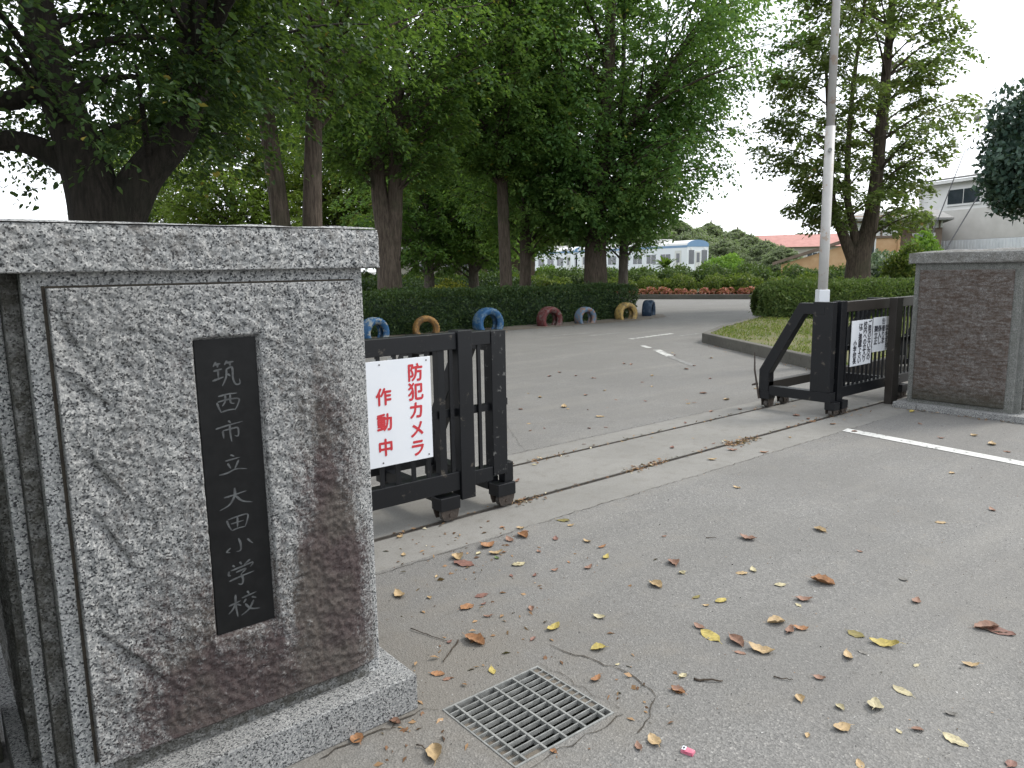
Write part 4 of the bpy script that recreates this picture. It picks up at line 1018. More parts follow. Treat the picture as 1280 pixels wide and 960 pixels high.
def hedge(name, label, poly_c, half_w, h, z0, n, leaf, mat, seed, rnd=0.12, cat='hedge', group=None, lump=0.06):
    """clipped hedge along a polyline: leaves over the faces of a rounded box plus a solid leafy core"""
    r = np.random.RandomState(seed); P = [np.array(p, float) for p in poly_c]
    seg = [np.linalg.norm(b - a) for a, b in zip(P, P[1:])]; tot = sum(seg); cum = np.concatenate([[0], np.cumsum(seg)])
    mid = (P[0] + P[-1]) / 2
    t = thing(name, (float(mid[0]), float(mid[1]), z0), label, cat, group)
    def pos(s):
        k = np.clip(np.searchsorted(cum, s, 'right') - 1, 0, len(seg) - 1)
        a = np.array([P[i] for i in k]); b = np.array([P[i + 1] for i in k]); q = ((s - cum[k]) / np.array(seg)[k])[:, None]
        d = (b - a) / np.linalg.norm(b - a, axis=1, keepdims=True)
        return a + (b - a) * q, d
    # sample surface: perimeter of cross-section (front h, top 2w, back h) and ends
    per = 2 * h + 2 * half_w
    ne = int(n * (2 * half_w * h * 2) / (per * tot + 4 * half_w * h))
    s = r.rand(n - ne) * tot; u = r.rand(n - ne) * per
    off = np.where(u < h, -half_w, np.where(u < h + 2 * half_w, u - h - half_w, half_w)); zz = np.where(u < h, u, np.where(u < h + 2 * half_w, h, per - u))
    nrm_o = np.where(u < h, -1.0, np.where(u < h + 2 * half_w, 0.0, 1.0)); nrm_z = np.where((u >= h) & (u < h + 2 * half_w), 1.0, 0.0)
    c, d = pos(s); side = np.stack([-d[:, 1], d[:, 0]], 1)
    se = np.where(r.rand(ne) < 0.5, 0.0, tot); ce, de = pos(se); sde = np.stack([-de[:, 1], de[:, 0]], 1)
    oe = r.uniform(-half_w, half_w, ne); ze = r.rand(ne) * h
    off = np.concatenate([off, oe]); zz = np.concatenate([zz, ze]); c = np.concatenate([c, ce]); side = np.concatenate([side, sde])
    s_all = np.concatenate([s, se])
    endn = np.concatenate([np.zeros((n - ne, 2)), de * np.where(se == 0, -1.0, 1.0)[:, None]])
    N = np.concatenate([side * np.concatenate([nrm_o, np.zeros(ne)])[:, None] + endn, np.concatenate([nrm_z, np.zeros(ne)])[:, None]], 1)
    # round the top edges and ends, lumpy surface
    a_ = np.abs(off) - (half_w - rnd); b_ = zz - (h - rnd); hy = np.hypot(np.maximum(a_, 0), np.maximum(b_, 0))
    k_ = (a_ > 0) & (b_ > 0) & (hy > 1e-6); f_ = np.where(k_, rnd / np.maximum(hy, 1e-6), 1.0)
    zz = np.where(k_, h - rnd + b_ * f_, zz); off = np.where(k_, np.sign(off) * (half_w - rnd + a_ * f_), off)
    se_ = np.minimum(s_all, tot - s_all); er = rnd * 1.2
    e_ = np.clip((er - se_) / er, 0, 1); shr = 1 - (1 - np.sqrt(np.clip(1 - e_ ** 2, 0, 1))) * 0.45
    off = off * (1 - (1 - shr) * min(1, rnd / half_w)); zz = zz * (1 - (1 - shr) * 0.5 * rnd / h)
    lm = lump * (fbm(s_all * 1.7 + 50, (off + zz) * 1.7 + 50, seed, 3) - 0.5) * 2 + r.normal(size=n) * 0.018 - 0.06 * r.rand(n) + (r.rand(n) > 0.965) * r.rand(n) * 0.10
    C = np.concatenate([c + side * off[:, None], (zz + z0)[:, None]], 1) + N * lm[:, None]
    A = N * 0.55 + r.normal(size=(n, 3)) * 0.65 + np.array([0, 0, 0.25])
    Nn = N + r.normal(size=(n, 3)) * 0.55
    Ls = leaf * r.uniform(0.7, 1.3, n)
    C[:, 2] = np.maximum(C[:, 2], z0 + 0.02)
    V, F = leaf_quads(C, A, Nn, Ls, Ls * r.uniform(0.42, 0.7, n))
    # core
    vs = []; k = max(8, int(tot / 0.5)); mg = 0.09 + lump * 0.6; sc = np.linspace(mg + 0.25 * rnd, tot - mg - 0.25 * rnd, k)
    c, d = pos(sc); side = np.stack([-d[:, 1], d[:, 0]], 1)
    hw = half_w - mg; ht = h - mg; rc = min(rnd, hw * 0.95)
    sec = [(-hw, 0.0), (-hw, ht - rc), (-hw + 0.3 * rc, ht - 0.3 * rc), (-hw + rc, ht), (hw - rc, ht), (hw - 0.3 * rc, ht - 0.3 * rc), (hw, ht - rc), (hw, 0.0)]
    for i in range(k):
        q_ = 0.75 if i in (0, k - 1) else 1.0
        for o_, z_ in sec:
            q = c[i] + side[i] * o_ * q_; vs.append((q[0], q[1], z0 + z_ * (0.8 + 0.2 * (q_ == 1.0))))
    fs = [(i * 8 + j, i * 8 + j + 1, (i + 1) * 8 + j + 1, (i + 1) * 8 + j) for i in range(k - 1) for j in range(7)]
    fs4 = fs + [(e + a, e + a + 1, e + 6 - a, e + 7 - a) for e in (0, (k - 1) * 8) for a in range(3)]
    cv = np.array(vs); cf = np.array(fs4) + len(V)
    V = np.concatenate([V, cv]); F = np.concatenate([F, cf])
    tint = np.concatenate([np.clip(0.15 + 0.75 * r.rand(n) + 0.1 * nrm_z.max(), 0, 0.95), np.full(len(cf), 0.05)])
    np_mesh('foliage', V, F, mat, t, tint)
    return t

hedge('clipped_hedge', 'long dark clipped hedge behind the row of painted tyres', [(1.5, 16.75), (7.0, 16.8), (12.5, 16.85), (17.95, 16.5)], 0.82, 1.02, 0.0, 60000, 0.075, M['leaf_hedge'], 41, 0.22, lump=0.13)
hedge('shade_hedge', 'tall dark hedge out of view, added to shade the plaque pillar from the left', [(-6.0, 1.9), (-3.0, 1.9), (-0.32, 1.9)], 0.72, 2.5, 0.0, 9000, 0.09, M['leaf_hedge'], 43, 0.3, lump=0.1)  # unseen hedge added to darken the left side of the pillar
hl = at(956, 20.6); hr = at(1200, 22.4)
ia = np.array(hl[:2]); ib = np.array(hr[:2]); away = CF * 1.2
i0 = ia + away + (ib - ia) / np.linalg.norm(ib - ia) * 0.3
hedge('clipped_hedge', 'rounded green clipped hedge on the lawn between the flagpole and the island tree', [tuple(i0), tuple(i0 + (ib - ia) * 0.5), tuple(ib + away)], 1.1, 0.90, 0.16, 52000, 0.085, M['leaf_box'], 42, 0.78, lump=0.09)

# planting bed: clipped shrubs in front of a taller hedge row, begonias along the kerb
def spot(q):
    d = Vector((q[0], q[1], -0.6)); x = sum(R[k][0] * d[k] for k in range(3)); z = sum(R[k][2] * d[k] for k in range(3)); u = 640 + 925 * x / max(z, .1)
    for lim_, t_ in ((600, 'behind the small garden trees'), (650, 'behind the straight brown trunk'), (728, 'left of the thickest trunk'), (775, 'behind the thickest trunk'), (820, 'right of the slim grey trunk'),
                     (886, 'below the train cab'), (930, 'just right of the train'), (960, 'before the red roofed house')):
        if u < lim_: return t_
    return 'behind the lawn hedge'
hb = bush('hedge_bush', 'clipped dark green hedge bush in the tall row behind the planting bed', 'hedge bush', (*bed(-6.0, 3.4), 0.17), (1.12, 1.12, 0.80), 2600, 0.13, M['leaf_box'], 51, 'hedge bushes in the row behind the planting bed', 0.6)
hb['label'] = 'clipped dark green hedge bush in the tall row ' + spot(bed(-6.0, 3.4))
for i, s in enumerate(np.arange(-40.0, 22.0, 1.95)):
    if abs(s + 6.0) < 0.9: continue
    copy_thing(hb, (*bed(s + random.uniform(-.1, .1), 3.4 + random.uniform(-.15, .15)), 0.17), 'clipped dark green hedge bush in the tall row ' + spot(bed(s, 3.4)), random.uniform(0, 6.2), (1.0, 1.0, random.uniform(0.92, 1.08)))
az = bush('azalea_shrub', 'low rounded yellow green shrub in the planting bed behind the flowers', 'shrub', (*bed(-5.0, 1.75), 0.17), (0.85, 0.80, 0.56), 1700, 0.11, M['leaf_azalea'], 52, 'low shrubs in the planting bed', 0.5)
az['label'] = 'low rounded yellow green shrub in the planting bed ' + spot(bed(-5.0, 1.75))
for i, s in enumerate(np.arange(-36.0, 16.0, 1.5)):
    if abs(s + 5.0) < 0.7: continue
    copy_thing(az, (*bed(s + random.uniform(-.2, .2), 1.75 + random.uniform(-.2, .2)), 0.17), 'low rounded yellow green shrub in the planting bed ' + spot(bed(s, 1.75)), random.uniform(0, 6.2), (random.uniform(.9, 1.15), random.uniform(.9, 1.1), random.uniform(.85, 1.15)))
gold = bush('golden_shrub', 'bright golden yellow ball shrub in the garden between the small tree trunks', 'shrub', at(564, 31.0), (0.85, 0.85, 0.75), 1800, 0.10, M['leaf_yellow'], 53, None, 0.45)
for (u, D, sc), lb in zip(((523, 31.0, .6), (578, 30.0, .7), (605, 29.5, 0.7), (627, 29.0, .55), (697, 29.5, .7), (703, 31, .8)),
      ('small golden shrub beside the thick forking trunk', 'low golden shrub right of the largest golden ball shrub', 'golden shrub below the small dark tree nearer the straight trunk',
       'small golden shrub just left of the straight brown trunk', 'low golden shrub between the close pair and the thickest trunk', 'golden shrub half hidden behind another, left of the thickest trunk')):
    copy_thing(gold, at(u, D), lb, u * 0.1, sc)
dk = bush('garden_shrub', 'dark green garden shrub at the back behind the small tree trunk', 'shrub', at(585, 38.0), (1.9, 1.6, 0.74), 3200, 0.13, M['leaf_hedge'], 54, 'dark shrubs at the back of the garden', 0.5)
for u, D, sc, lb in ((520, 40, 1.0, 'just right of the thick forking trunk'), (550, 41, .9, 'behind the golden ball shrub'), (612, 39, 1.1, 'left of the straight brown trunk'), (640, 40, .95, 'behind the straight brown trunk'),
                     (675, 41, .8, 'right of the ivy green trunk'), (470, 38, 1.1, 'just left of the thick forking trunk'), (430, 36, 1.2, 'between the twin trunks and thick forking trunk'),
                     (390, 38, 1.2, 'behind the right one of the twin trunks'), (345, 36, 1.2, 'left of the twin trunks'), (300, 34, 1.2, 'well left of the twin trunks')):
    copy_thing(dk, at(u, D), 'dark green garden shrub at the back ' + lb, u * .2, sc)

fl = thing('begonia', (*bed(-2.0, 0.55), 0.17), 'pink and bronze begonia clump along the kerb of the far planting bed', 'flower clump', 'begonias along the kerb of the planting bed')
r = np.random.RandomState(61)
bp = bed(-2.0, 0.55)
V, F = blob_leaves(r, (bp[0], bp[1], 0.26), (0.20, 0.20, 0.20), 130, 0.10, 0.1, -0.2)
np_mesh('bloom', V, F, M['flower'], fl, r.rand(len(F)))
for s in np.arange(-9.0, 9.0, 0.42):
    if abs(s + 2.0) < 0.2: continue
    copy_thing(fl, (*bed(s + random.uniform(-.1, .1), random.uniform(.35, .8)), 0.17), fl['label'], random.uniform(0, 6), random.uniform(.75, 1.3))

# other shrubs in the middle distance
bush('variegated_shrub', 'pale variegated white and green shrub right of the island tree trunk', 'shrub', (*at(1100, 33.0)[:2], 0.17), (1.15, 1.0, 1.1), 3000, 0.15, M['leaf_silver'], 71)
bush('yellow_green_shrub', 'yellow green rounded shrub next to the brown stained pillar', 'shrub', (*at(1132, 29.0)[:2], 0.17), (0.8, 0.8, 1.2), 2600, 0.13, M['leaf_azalea'], 72)
bush('fern_shrub', 'bright lime green feathery shrub above the brown stained pillar', 'shrub', (*at(1148, 36.0)[:2], 0.0), (0.85, 0.85, 1.72), 2400, 0.16, M['leaf_lime'], 73)
lim = bush('lime_bush', 'bright lime green bush in front of the white train, near its cab end', 'bush', at(905, 62.0), (2.2, 1.6, 1.45), 2400, 0.22, M['leaf_lime'], 74)
for (u, D, sc), lb in zip(((686, 62, 0.75), (770, 60, 0.6), (798, 62, 0.6), (815, 58, 0.5)),
      ('lime green bush before the train, left of the thickest trunk', 'lime green bush before the train just left of the slim grey trunk', 'lime green bush before the train just right of the slim grey trunk', 'small lime green bush right of the slim grey trunk beside the spiky palm')):
    copy_thing(lim, at(u, D), lb, u, sc)
# spiky palm before the train
pk = at(833, 58.0)
pt = thing('palm_plant', pk, 'spiky palm plant standing in front of the white train', 'palm')
MB().tube([(pk[0], pk[1], 0), (pk[0], pk[1], 1.5)], [0.12, 0.09], 8).build('trunk', M['bark_grey'], pt)
for i in range(22):
    r_ = random.Random(i); az_ = r_.uniform(0, 6.28); el = r_.uniform(0.0, 1.3); L_ = r_.uniform(1.0, 1.6)
    b = MB(); pts = []
    for k in range(6):
        q = k / 5; rr = L_ * q * math.cos(el); pts.append(Vector((pk[0] + math.cos(az_) * rr, pk[1] + math.sin(az_) * rr, 1.5 + L_ * q * math.sin(el) - 0.5 * q * q)))
    vs = []
    for k, p in enumerate(pts):
        wd = 0.16 * math.sin(min(1, 0.15 + k / 5) * 2.6); n_ = Vector((-math.sin(az_), math.cos(az_), 0)) * wd
        vs += [tuple(p + n_ - Vector((0, 0, .05))), tuple(p), tuple(p - n_ - Vector((0, 0, .05)))]
    b.add(vs, [(3 * k + j, 3 * k + 3 + j, 3 * k + 4 + j, 3 * k + 1 + j) for k in range(5) for j in range(2)])
    o = b.build('frond', M['leaf_azalea'], pt)

# wood behind the train and far hills
wd_ = grow_tree('wood_tree', 'broad grey green tree in the wood behind the train, the tallest right above the cab', None, at(885, 130.0),
   [[rv(0, 0, 0, .5), rv(0, 4, 0, .4), rv(0.3, 9, 0, .1)]], ell(0.8, 8.3, 6.3, 0, 0, 0.4, 0.85), M['leaf_wood'], M['bark'], nb=150, ntw=16, nlf=30, leaf=0.30, seed=81, droop=0.2, cat='tree')
for (u, D, sc), lb in zip(((845, 108, 0.92), (918, 118, 0.80), (935, 100, 0.62), (905, 95, 0.55), (955, 92, 0.50), (975, 88, 0.42), (800, 115, 0.9), (720, 125, .95)),
      ('grey green wood tree behind the train, left of the tallest one', 'grey green wood tree right of the tallest one behind the train', 'grey green tree in front of the wood, left of the red roof',
       'low grey green tree right of the train cab', 'low grey green tree below the left end of the red roof', 'low grey green tree before the red roofed house', 'grey green wood tree behind the slim grey trunk', 'grey green wood tree far behind the train middle')):
    copy_thing(wd_, at(u, D), lb, u * 0.37, sc)
b = MB(); vs = []; fs = []
hu = np.linspace(560, 1500, 120)
for row, (D, hh) in enumerate(((380, 0.0), (400, 1.0), (460, 1.0), (480, 0.0))):
    for u in hu:
        p = at(u, D); H_ = 9 + 11 * fbm(np.array([u * 0.012]), np.array([row * 0.3 + 3.0]), 2, 3)[0] + 3.0 * fbm(np.array([u * 0.22]), np.array([row * 7.0]), 3, 2)[0]
        vs.append((p[0], p[1], hh * H_ - 0.2))
n_ = len(hu)
for k in range(3):
    for i in range(n_ - 1): fs.append((k * n_ + i, k * n_ + i + 1, (k + 1) * n_ + i + 1, (k + 1) * n_ + i))
b.add(vs, fs); tag(b.build('hills', simple('wooded_hill', (0.085, 0.115, 0.075), (0.13, 0.155, 0.105), 0.12, 0.95, 1.0, 0.5, bd=2.0)), kind='structure')

# lawn grass on the island
r = np.random.RandomState(91)
ga_ = []
def inpoly(x, y, poly):
    c = np.zeros(len(x), bool); j = len(poly) - 1
    for i in range(len(poly)):
        xi, yi = poly[i]; xj, yj = poly[j]
        c ^= ((yi > y) != (yj > y)) & (x < (xj - xi) * (y - yi) / (yj - yi + 1e-9) + xi); j = i
    return c
n = 52000
x = r.uniform(9.3, 22, n); y = r.uniform(0, 13, n)
k = inpoly(x, y, isl_in) & (fbm(x * 0.9, y * 0.9, 4, 3) + r.rand(n) * 0.3 > 0.48); x, y = x[k], y[k]; n = len(x)
C = np.stack([x, y, np.full(n, 0.168)], 1); A = np.stack([r.normal(size=n) * .6, r.normal(size=n) * .6, np.ones(n)], 1)
Ls = r.uniform(0.035, 0.085, n); V, F = leaf_quads(C, A, rand_unit(r, n), Ls, r.uniform(0.012, 0.022, n))
o = np_mesh('grass', V, F, M['grass'], None, r.rand(n)); tag(o, kind='stuff')

# ------------------------------------------------------------------ painted tyres
def tyre(name, label, loc, axis_ang, paint, under, R_=0.34, seed=0, bury=0.11):
    mt = paint_worn('tyre_paint', paint, under, 9.0, 0.50, 0.6)
    t = thing(name, (loc[0], loc[1], 0), label, 'tyre', 'painted half buried tyres along the hedge')
    prof = [(0.56, -0.25), (0.61, -0.34), (0.78, -0.42), (0.91, -0.43), (0.975, -0.36), (1.0, -0.22), (1.0, 0.0), (1.0, 0.22), (0.975, 0.36), (0.91, 0.43), (0.78, 0.42), (0.61, 0.34), (0.56, 0.25), (0.58, 0.12), (0.86, 0.20), (0.90, 0.0), (0.86, -0.20), (0.58, -0.12)]
    n = 56; m = len(prof); vs = []; fs = []
    ca, sa = math.cos(axis_ang), math.sin(axis_ang)
    zc_ = 0.42 * R_
    for i in range(n):
        th = 2 * math.pi * i / n; lug = 0.93 if i % 2 else 1.0
        for (rr, xx) in prof:
            q = rr * (lug if rr > 0.95 and abs(xx) > 0.1 else 1.0) * R_; a = xx * R_
            h = q * math.cos(th)
            vs.append((loc[0] + a * ca - h * sa, loc[1] + a * sa + h * ca, zc_ + q * math.sin(th)))
    for i in range(n):
        for j in range(m):
            fs.append((i * m + j, ((i + 1) % n) * m + j, ((i + 1) % n) * m + (j + 1) % m, i * m + (j + 1) % m))
    MB().add(vs, fs).build('casing', mt, t, True)
    return t
BL, RD, LB, NV = (0.032, 0.115, 0.25), (0.13, 0.032, 0.032), (0.13, 0.20, 0.28), (0.018, 0.04, 0.075)
for nm, (x, y), ang, c, und, R_ in (
    ('blue half-buried tyre next to the plaque pillar, leftmost of the tyres', (8.45, 15.5), 4.95, BL, (0.30, 0.32, 0.30), 0.37),
    ('tan yellow half-buried tyre above the sign gate, between two blue tyres', (9.95, 15.6), 4.35, (0.36, 0.20, 0.065), (0.16, 0.10, 0.05), 0.34),
    ('bright blue half-buried tyre with deep tread above the end of the sign gate', (11.85, 15.55), 4.7, BL, (0.13, 0.20, 0.26), 0.42),
    ('dark red half-buried tyre between two blue tyres', (13.85, 15.35), 4.7, RD, (0.16, 0.12, 0.11), 0.38),
    ('faded pale blue half-buried tyre with an orange worn top', (15.15, 15.25), 4.65, LB, (0.28, 0.17, 0.12), 0.335),
    ('bright yellow half-buried tyre near the end of the hedge', (17.05, 15.4), 4.6, (0.46, 0.32, 0.11), (0.20, 0.15, 0.08), 0.365),
    ('navy blue tyre seen almost edge-on at the end of the hedge', (18.75, 15.95), 5.2, NV, (0.06, 0.09, 0.13), 0.36)):
    tyre('half_buried_tyre', nm, (x, y), ang, c, und, R_)

# ------------------------------------------------------------------ buildings and train
M['siding'] = simple('grey_siding', (0.70, 0.70, 0.68), (0.80, 0.80, 0.78), 0.8, 0.6)
M['siding_low'] = simple('pale_corrugated', (0.74, 0.77, 0.79), (0.86, 0.88, 0.89), 1.2, 0.5)
M['panel_grey'] = simple('weathered_panel', (0.56, 0.54, 0.50), (0.66, 0.64, 0.60), 1.0, 0.7)
M['trim_white'] = simple('white_trim', (0.72, 0.72, 0.71), (0.8, 0.8, 0.79), 2, 0.5)
M['glass'] = simple('window_glass', (0.03, 0.04, 0.05), (0.05, 0.06, 0.075), 2, 0.08, spec=0.9)
M['roof_grey'] = simple('grey_roof', (0.20, 0.195, 0.185), (0.27, 0.26, 0.25), 2, 0.7, 0.4, 20)
M['roof_red'] = simple('red_roof', (0.36, 0.15, 0.12), (0.44, 0.20, 0.165), 1.5, 0.6, 0.3, 10)
M['wall_orange'] = simple('orange_render', (0.55, 0.33, 0.17), (0.64, 0.42, 0.24), 2, 0.8, 0.3, 20)
M['wall_brown'] = simple('brown_boards', (0.16, 0.115, 0.085), (0.23, 0.17, 0.13), 3, 0.75, 0.3, 14)
M['wall_cream'] = simple('cream_wall', (0.52, 0.48, 0.42), (0.60, 0.56, 0.50), 1, 0.8)
M['train_white'] = simple('white_car_paint', (0.72, 0.75, 0.79), (0.78, 0.80, 0.83), 0.6, 0.35)
M['train_blue'] = simple('blue_car_paint', (0.12, 0.24, 0.42), (0.16, 0.29, 0.46), 0.6, 0.35)
M['train_grey'] = simple('roof_car_grey', (0.60, 0.60, 0.58), (0.68, 0.68, 0.66), 0.8, 0.5)
M['under'] = simple('underframe', (0.04, 0.04, 0.04), (0.08, 0.07, 0.06), 3, 0.8)

def frame(o, ang): return Matrix.Translation(Vector(o)) @ Matrix.Rotation(ang, 4, 'Z')
def bmb(Mx): return MB(Mx)

# white railcars: local x along the car away from the cab, y across, cab at x = 0
def railcar(label, Mx, cab):
    t = thing('railcar', tuple(Mx.to_translation()), label, 'train car', 'cars of the white and blue train')
    Lc, Wc = 20.0, 2.9
    sec = [(-Wc / 2, 1.0), (Wc / 2, 1.0), (Wc / 2, 3.42), (Wc / 2 - 0.12, 3.62)] ; 
    body = bmb(Mx).prism_x([(-Wc / 2, 0.95), (Wc / 2, 0.95), (Wc / 2, 3.50), (-Wc / 2, 3.50)], 0, Lc).build('body', M['train_white'], t)
    rf = [(-Wc / 2 - 0.01, 3.50)] + [(-Wc / 2 * math.cos(a), 3.68 + 0.52 * math.sin(a)) for a in np.linspace(0.0, math.pi, 11)] + [(Wc / 2 + 0.01, 3.50)]
    bmb(Mx).prism_x(rf[::-1], 0.06, Lc - 0.06).build('roof', M['train_grey'], t)
    hoop = rf; inner = [(p[0] * 0.9, 3.50 + (p[1] - 3.50) * 0.72) for p in rf]
    bmb(Mx).prism_x([p for p in rf][::-1], -0.04, 0.05).build('roof_hoop', M['train_blue'], t)
    for s_ in (-1, 1):
        y0 = s_ * (Wc / 2 + 0.003); bmb(Mx).box(0.02, Lc, min(y0, y0 + s_ * 0.01), max(y0, y0 + s_ * 0.01), 3.42, 3.66).build('stripe', M['train_blue'], t)
        for k in range(7):
            x0 = 2.6 + k * 2.35
            wn = bmb(Mx).box(x0, x0 + 1.5, min(y0, y0 + s_ * 0.02), max(y0, y0 + s_ * 0.02), 1.85, 2.80).build('window', M['glass'], t)
            bmb(Mx).box(x0 + 0.72, x0 + 0.78, min(y0 + s_ * .021, y0 + s_ * 0.03), max(y0 + s_ * .021, y0 + s_ * 0.03), 1.85, 2.80).build('mullion', M['trim_white'], wn)
        for x0 in (0.9, Lc - 2.0):
            dr = bmb(Mx).box(x0, x0 + 1.0, min(y0, y0 + s_ * 0.014), max(y0, y0 + s_ * 0.014), 1.05, 3.15).build('door', M['train_grey'], t)
            bmb(Mx).box(x0 + 0.25, x0 + 0.75, min(y0 + s_ * .016, y0 + s_ * 0.022), max(y0 + s_ * .016, y0 + s_ * 0.022), 1.9, 2.85).build('window', M['glass'], dr)
    for y0, y1, z0, z1 in ((-1.25, -0.5, 1.75, 3.15), (0.55, 1.25, 1.75, 3.15)):
        bmb(Mx).box(-0.025, -0.002, y0, y1, z0, z1).build('cab_window', M['glass'], t)
    d = bmb(Mx).box(-0.03, -0.002, -0.38, 0.40, 1.05, 3.05).build('end_door', M['train_grey'], t)
    bmb(Mx).box(-0.04, -0.031, -0.2, 0.22, 1.9, 2.9).build('window', M['glass'], d)
    for y0 in (-1.0, 0.82): bmb(Mx).box(-0.05, -0.003, y0, y0 + 0.2, 3.2, 3.4).build('lamp', M['trim_white'], t)
    bmb(Mx).box(1.0, Lc - 1.0, -1.1, 1.1, 0.35, 0.95).build('underframe', M['under'], t)
    for x0 in (3.0, 16.0):
        for dx in (-1.0, 1.0): 
            bmb(Mx).tube([(x0 + dx, -0.8, 0.43), (x0 + dx, 0.8, 0.43)], 0.43, 14).build('wheelset', M['under'], t)
    bmb(Mx).box(5.0, 8.0, -0.9, 0.9, 4.15, 4.45).build('roof_unit', M['train_grey'], t)
    return t
tr0 = at(872, 80.0); ang = math.radians(80)
railcar('white and blue train car with its flat cab end showing, right of the tree row', frame(tr0, ang), True)
e1 = (tr0[0] + math.cos(ang) * 20.6, tr0[1] + math.sin(ang) * 20.6, 0)
railcar('white train car coupled behind, glimpsed left of the thickest trunk', frame(e1, ang), False)

def window_unit(Mx, t, x0, x1, z0, z1, y, panes=2):
    f = bmb(Mx).box(x0 - 0.06, x1 + 0.06, y - 0.05, y + 0.03, z0 - 0.06, z1 + 0.06).build('window', M['trim_white'], t)
    wd = (x1 - x0) / panes
    for i in range(panes):
        bmb(Mx).box(x0 + i * wd + 0.03, x0 + (i + 1) * wd - 0.03, y - 0.06, y - 0.052, z0, z1).build('pane', M['glass'], f)

# grey hall on the right: local x along the wall towards the camera, y into the building
h0 = np.array(at(1141, 57.0)); h1 = np.array(at(1229, 53.5)); hv = h1 - h0; hang = math.atan2(hv[1], hv[0])
Mh = frame(tuple(h0), hang) @ Matrix.Scale(-1, 4, (0, 1, 0)) if False else frame(tuple(h0), hang)
# make sure +y points away from the camera
yd = Vector((-math.sin(hang), math.cos(hang)))
sy = 1 if yd.dot(Vector(tuple(CF))) > 0 else -1
hall = thing('school_hall', tuple(h0), 'grey metal clad hall with a row of high windows behind the right pillar', 'building')
def HB(): return MB(frame(tuple(h0), hang) @ Matrix.Diagonal((1, sy, 1, 1)))
HL = 22.0
HB().box(0, HL, 0.0, 14, 0, 6.55).build('wall', M['siding'], hall)
HB().box(0.28, HL, -0.05, -0.003, 2.9, 4.75).build('wall_panel', M['panel_grey'], hall)
rb = HB()
for k in range(int(HL / 0.22)):
    x = 0.3 + k * 0.22; rb.box(x, x + 0.13, -0.09, -0.004, 0, 2.85)
tag(rb.build('corrugation', M['siding_low'], hall), kind='stuff')
HB().box(0.28, HL, -0.06, -0.003, 0, 2.88).build('lower_sheet', M['siding_low'], hall)
HB().box(-0.3, HL + 0.3, -0.45, -0.01, 6.42, 6.60).build('gutter', M['siding'], hall)
rt = HB().prism_x([(-0.5, 6.62), (7.0, 7.6), (14.5, 6.62), (14.5, 6.72), (7.0, 7.72), (-0.5, 6.72)], -0.4, HL + 0.4).build('roof', M['roof_grey'], hall)
HB().tube([(0.12, -0.12, 0), (0.12, -0.12, 6.4)], 0.07, 8).build('downpipe', M['trim_white'], hall)
for x in (8.2, 10.9): HB().box(x, x + 0.16, -0.14, -0.095, 0, 3.1).build('post', M['trim_white'], hall)
for k in range(6):
    x0 = 2.2 + k * 2.75; f = HB().box(x0 - .08, x0 + 2.33, -0.07, -0.003, 5.0, 6.08).build('window', M['trim_white'], hall)
    for j in range(2): HB().box(x0 + j * 1.14, x0 + 1.08 + j * 1.14, -0.085, -0.072, 5.12, 6.0).build('pane', M['glass'], f)
HB().box(5.5, 14, 4.0, 12, 7.0, 9.2).build('upper_block', M['siding'], hall)
HB().box(5.2, 14.3, 3.7, 12.3, 9.2, 9.4).build('upper_roof', M['roof_grey'], hall)

# brown timber house
b0 = np.array(at(1052, 50.0))
hA = math.atan2(CR[1], CR[0]) - 0.40
house = thing('timber_house', tuple(b0), 'brown and orange house with grey roof behind the island tree', 'house')
def BB(): return MB(frame(tuple(b0), hA))
BB().box(0, 3.0, 0, 6, 0, 4.35).build('wall', M['wall_orange'], house)
BB().box(3.0, 5.2, 0.6, 6, 0, 4.2).build('wall', M['wall_brown'], house)
BB().box(0.02, 2.98, -0.05, -0.003, 3.15, 3.95).build('gable_panel', M['trim_white'], house)
for x in (0.0, 0.95, 1.9, 2.85): BB().box(x, x + 0.12, -0.09, -0.052, 3.1, 4.0).build('timber', M['wall_brown'], house)
BB().box(0, 3.0, -0.10, -0.055, 3.02, 3.13).build('timber', M['wall_brown'], house)
window_unit(frame(tuple(b0), hA), house, 0.35, 1.65, 1.75, 2.95, 0.0)
BB().box(2.86, 2.99, -0.12, 0.0, 0, 4.1).build('corner_post', M['wall_orange'], house)
window_unit(frame(tuple(b0), hA), house, 3.7, 4.8, 1.5, 3.2, 0.6)
BB().box(3.02, 5.2, 0.52, 0.597, 3.55, 4.05).build('gable_panel', M['trim_white'], house)
for k in range(6): BB().box(3.1 + k * 0.38, 3.18 + k * 0.38, 0.47, 0.518, 3.5, 4.1).build('timber', M['wall_brown'], house)
rv_ = BB().add([(-0.4, -0.6, 4.2), (5.6, -0.6, 4.05), (5.6, 7, 4.05), (-0.4, 7, 4.2), (1.2, 2.0, 4.7), (5.0, 2.0, 4.7), (5.0, 4.0, 4.7), (1.2, 4.0, 4.7), (-0.4, -0.6, 4.05), (5.6, -0.6, 3.93), (5.6, 7, 3.93), (-0.4, 7, 4.05)],
   [(0, 1, 5, 4), (1, 2, 6, 5), (2, 3, 7, 6), (3, 0, 4, 7), (4, 5, 6, 7), (8, 9, 1, 0), (9, 10, 2, 1), (10, 11, 3, 2), (11, 8, 0, 3), (11, 10, 9, 8)]).build('roof', M['roof_grey'], house)
# lean-to with sloping eave on the left
BB().prism_y([(-3.6, 0), (0, 0), (0, 2.65), (-3.6, 1.55)], 0.0, 0.7).build('lean_to', M['wall_orange'], house)
BB().prism_y([(-4.1, 1.52), (0.0, 2.82), (0.0, 3.02), (-4.1, 1.70)], -0.25, 0.9).build('lean_to_roof', M['wall_brown'], house)

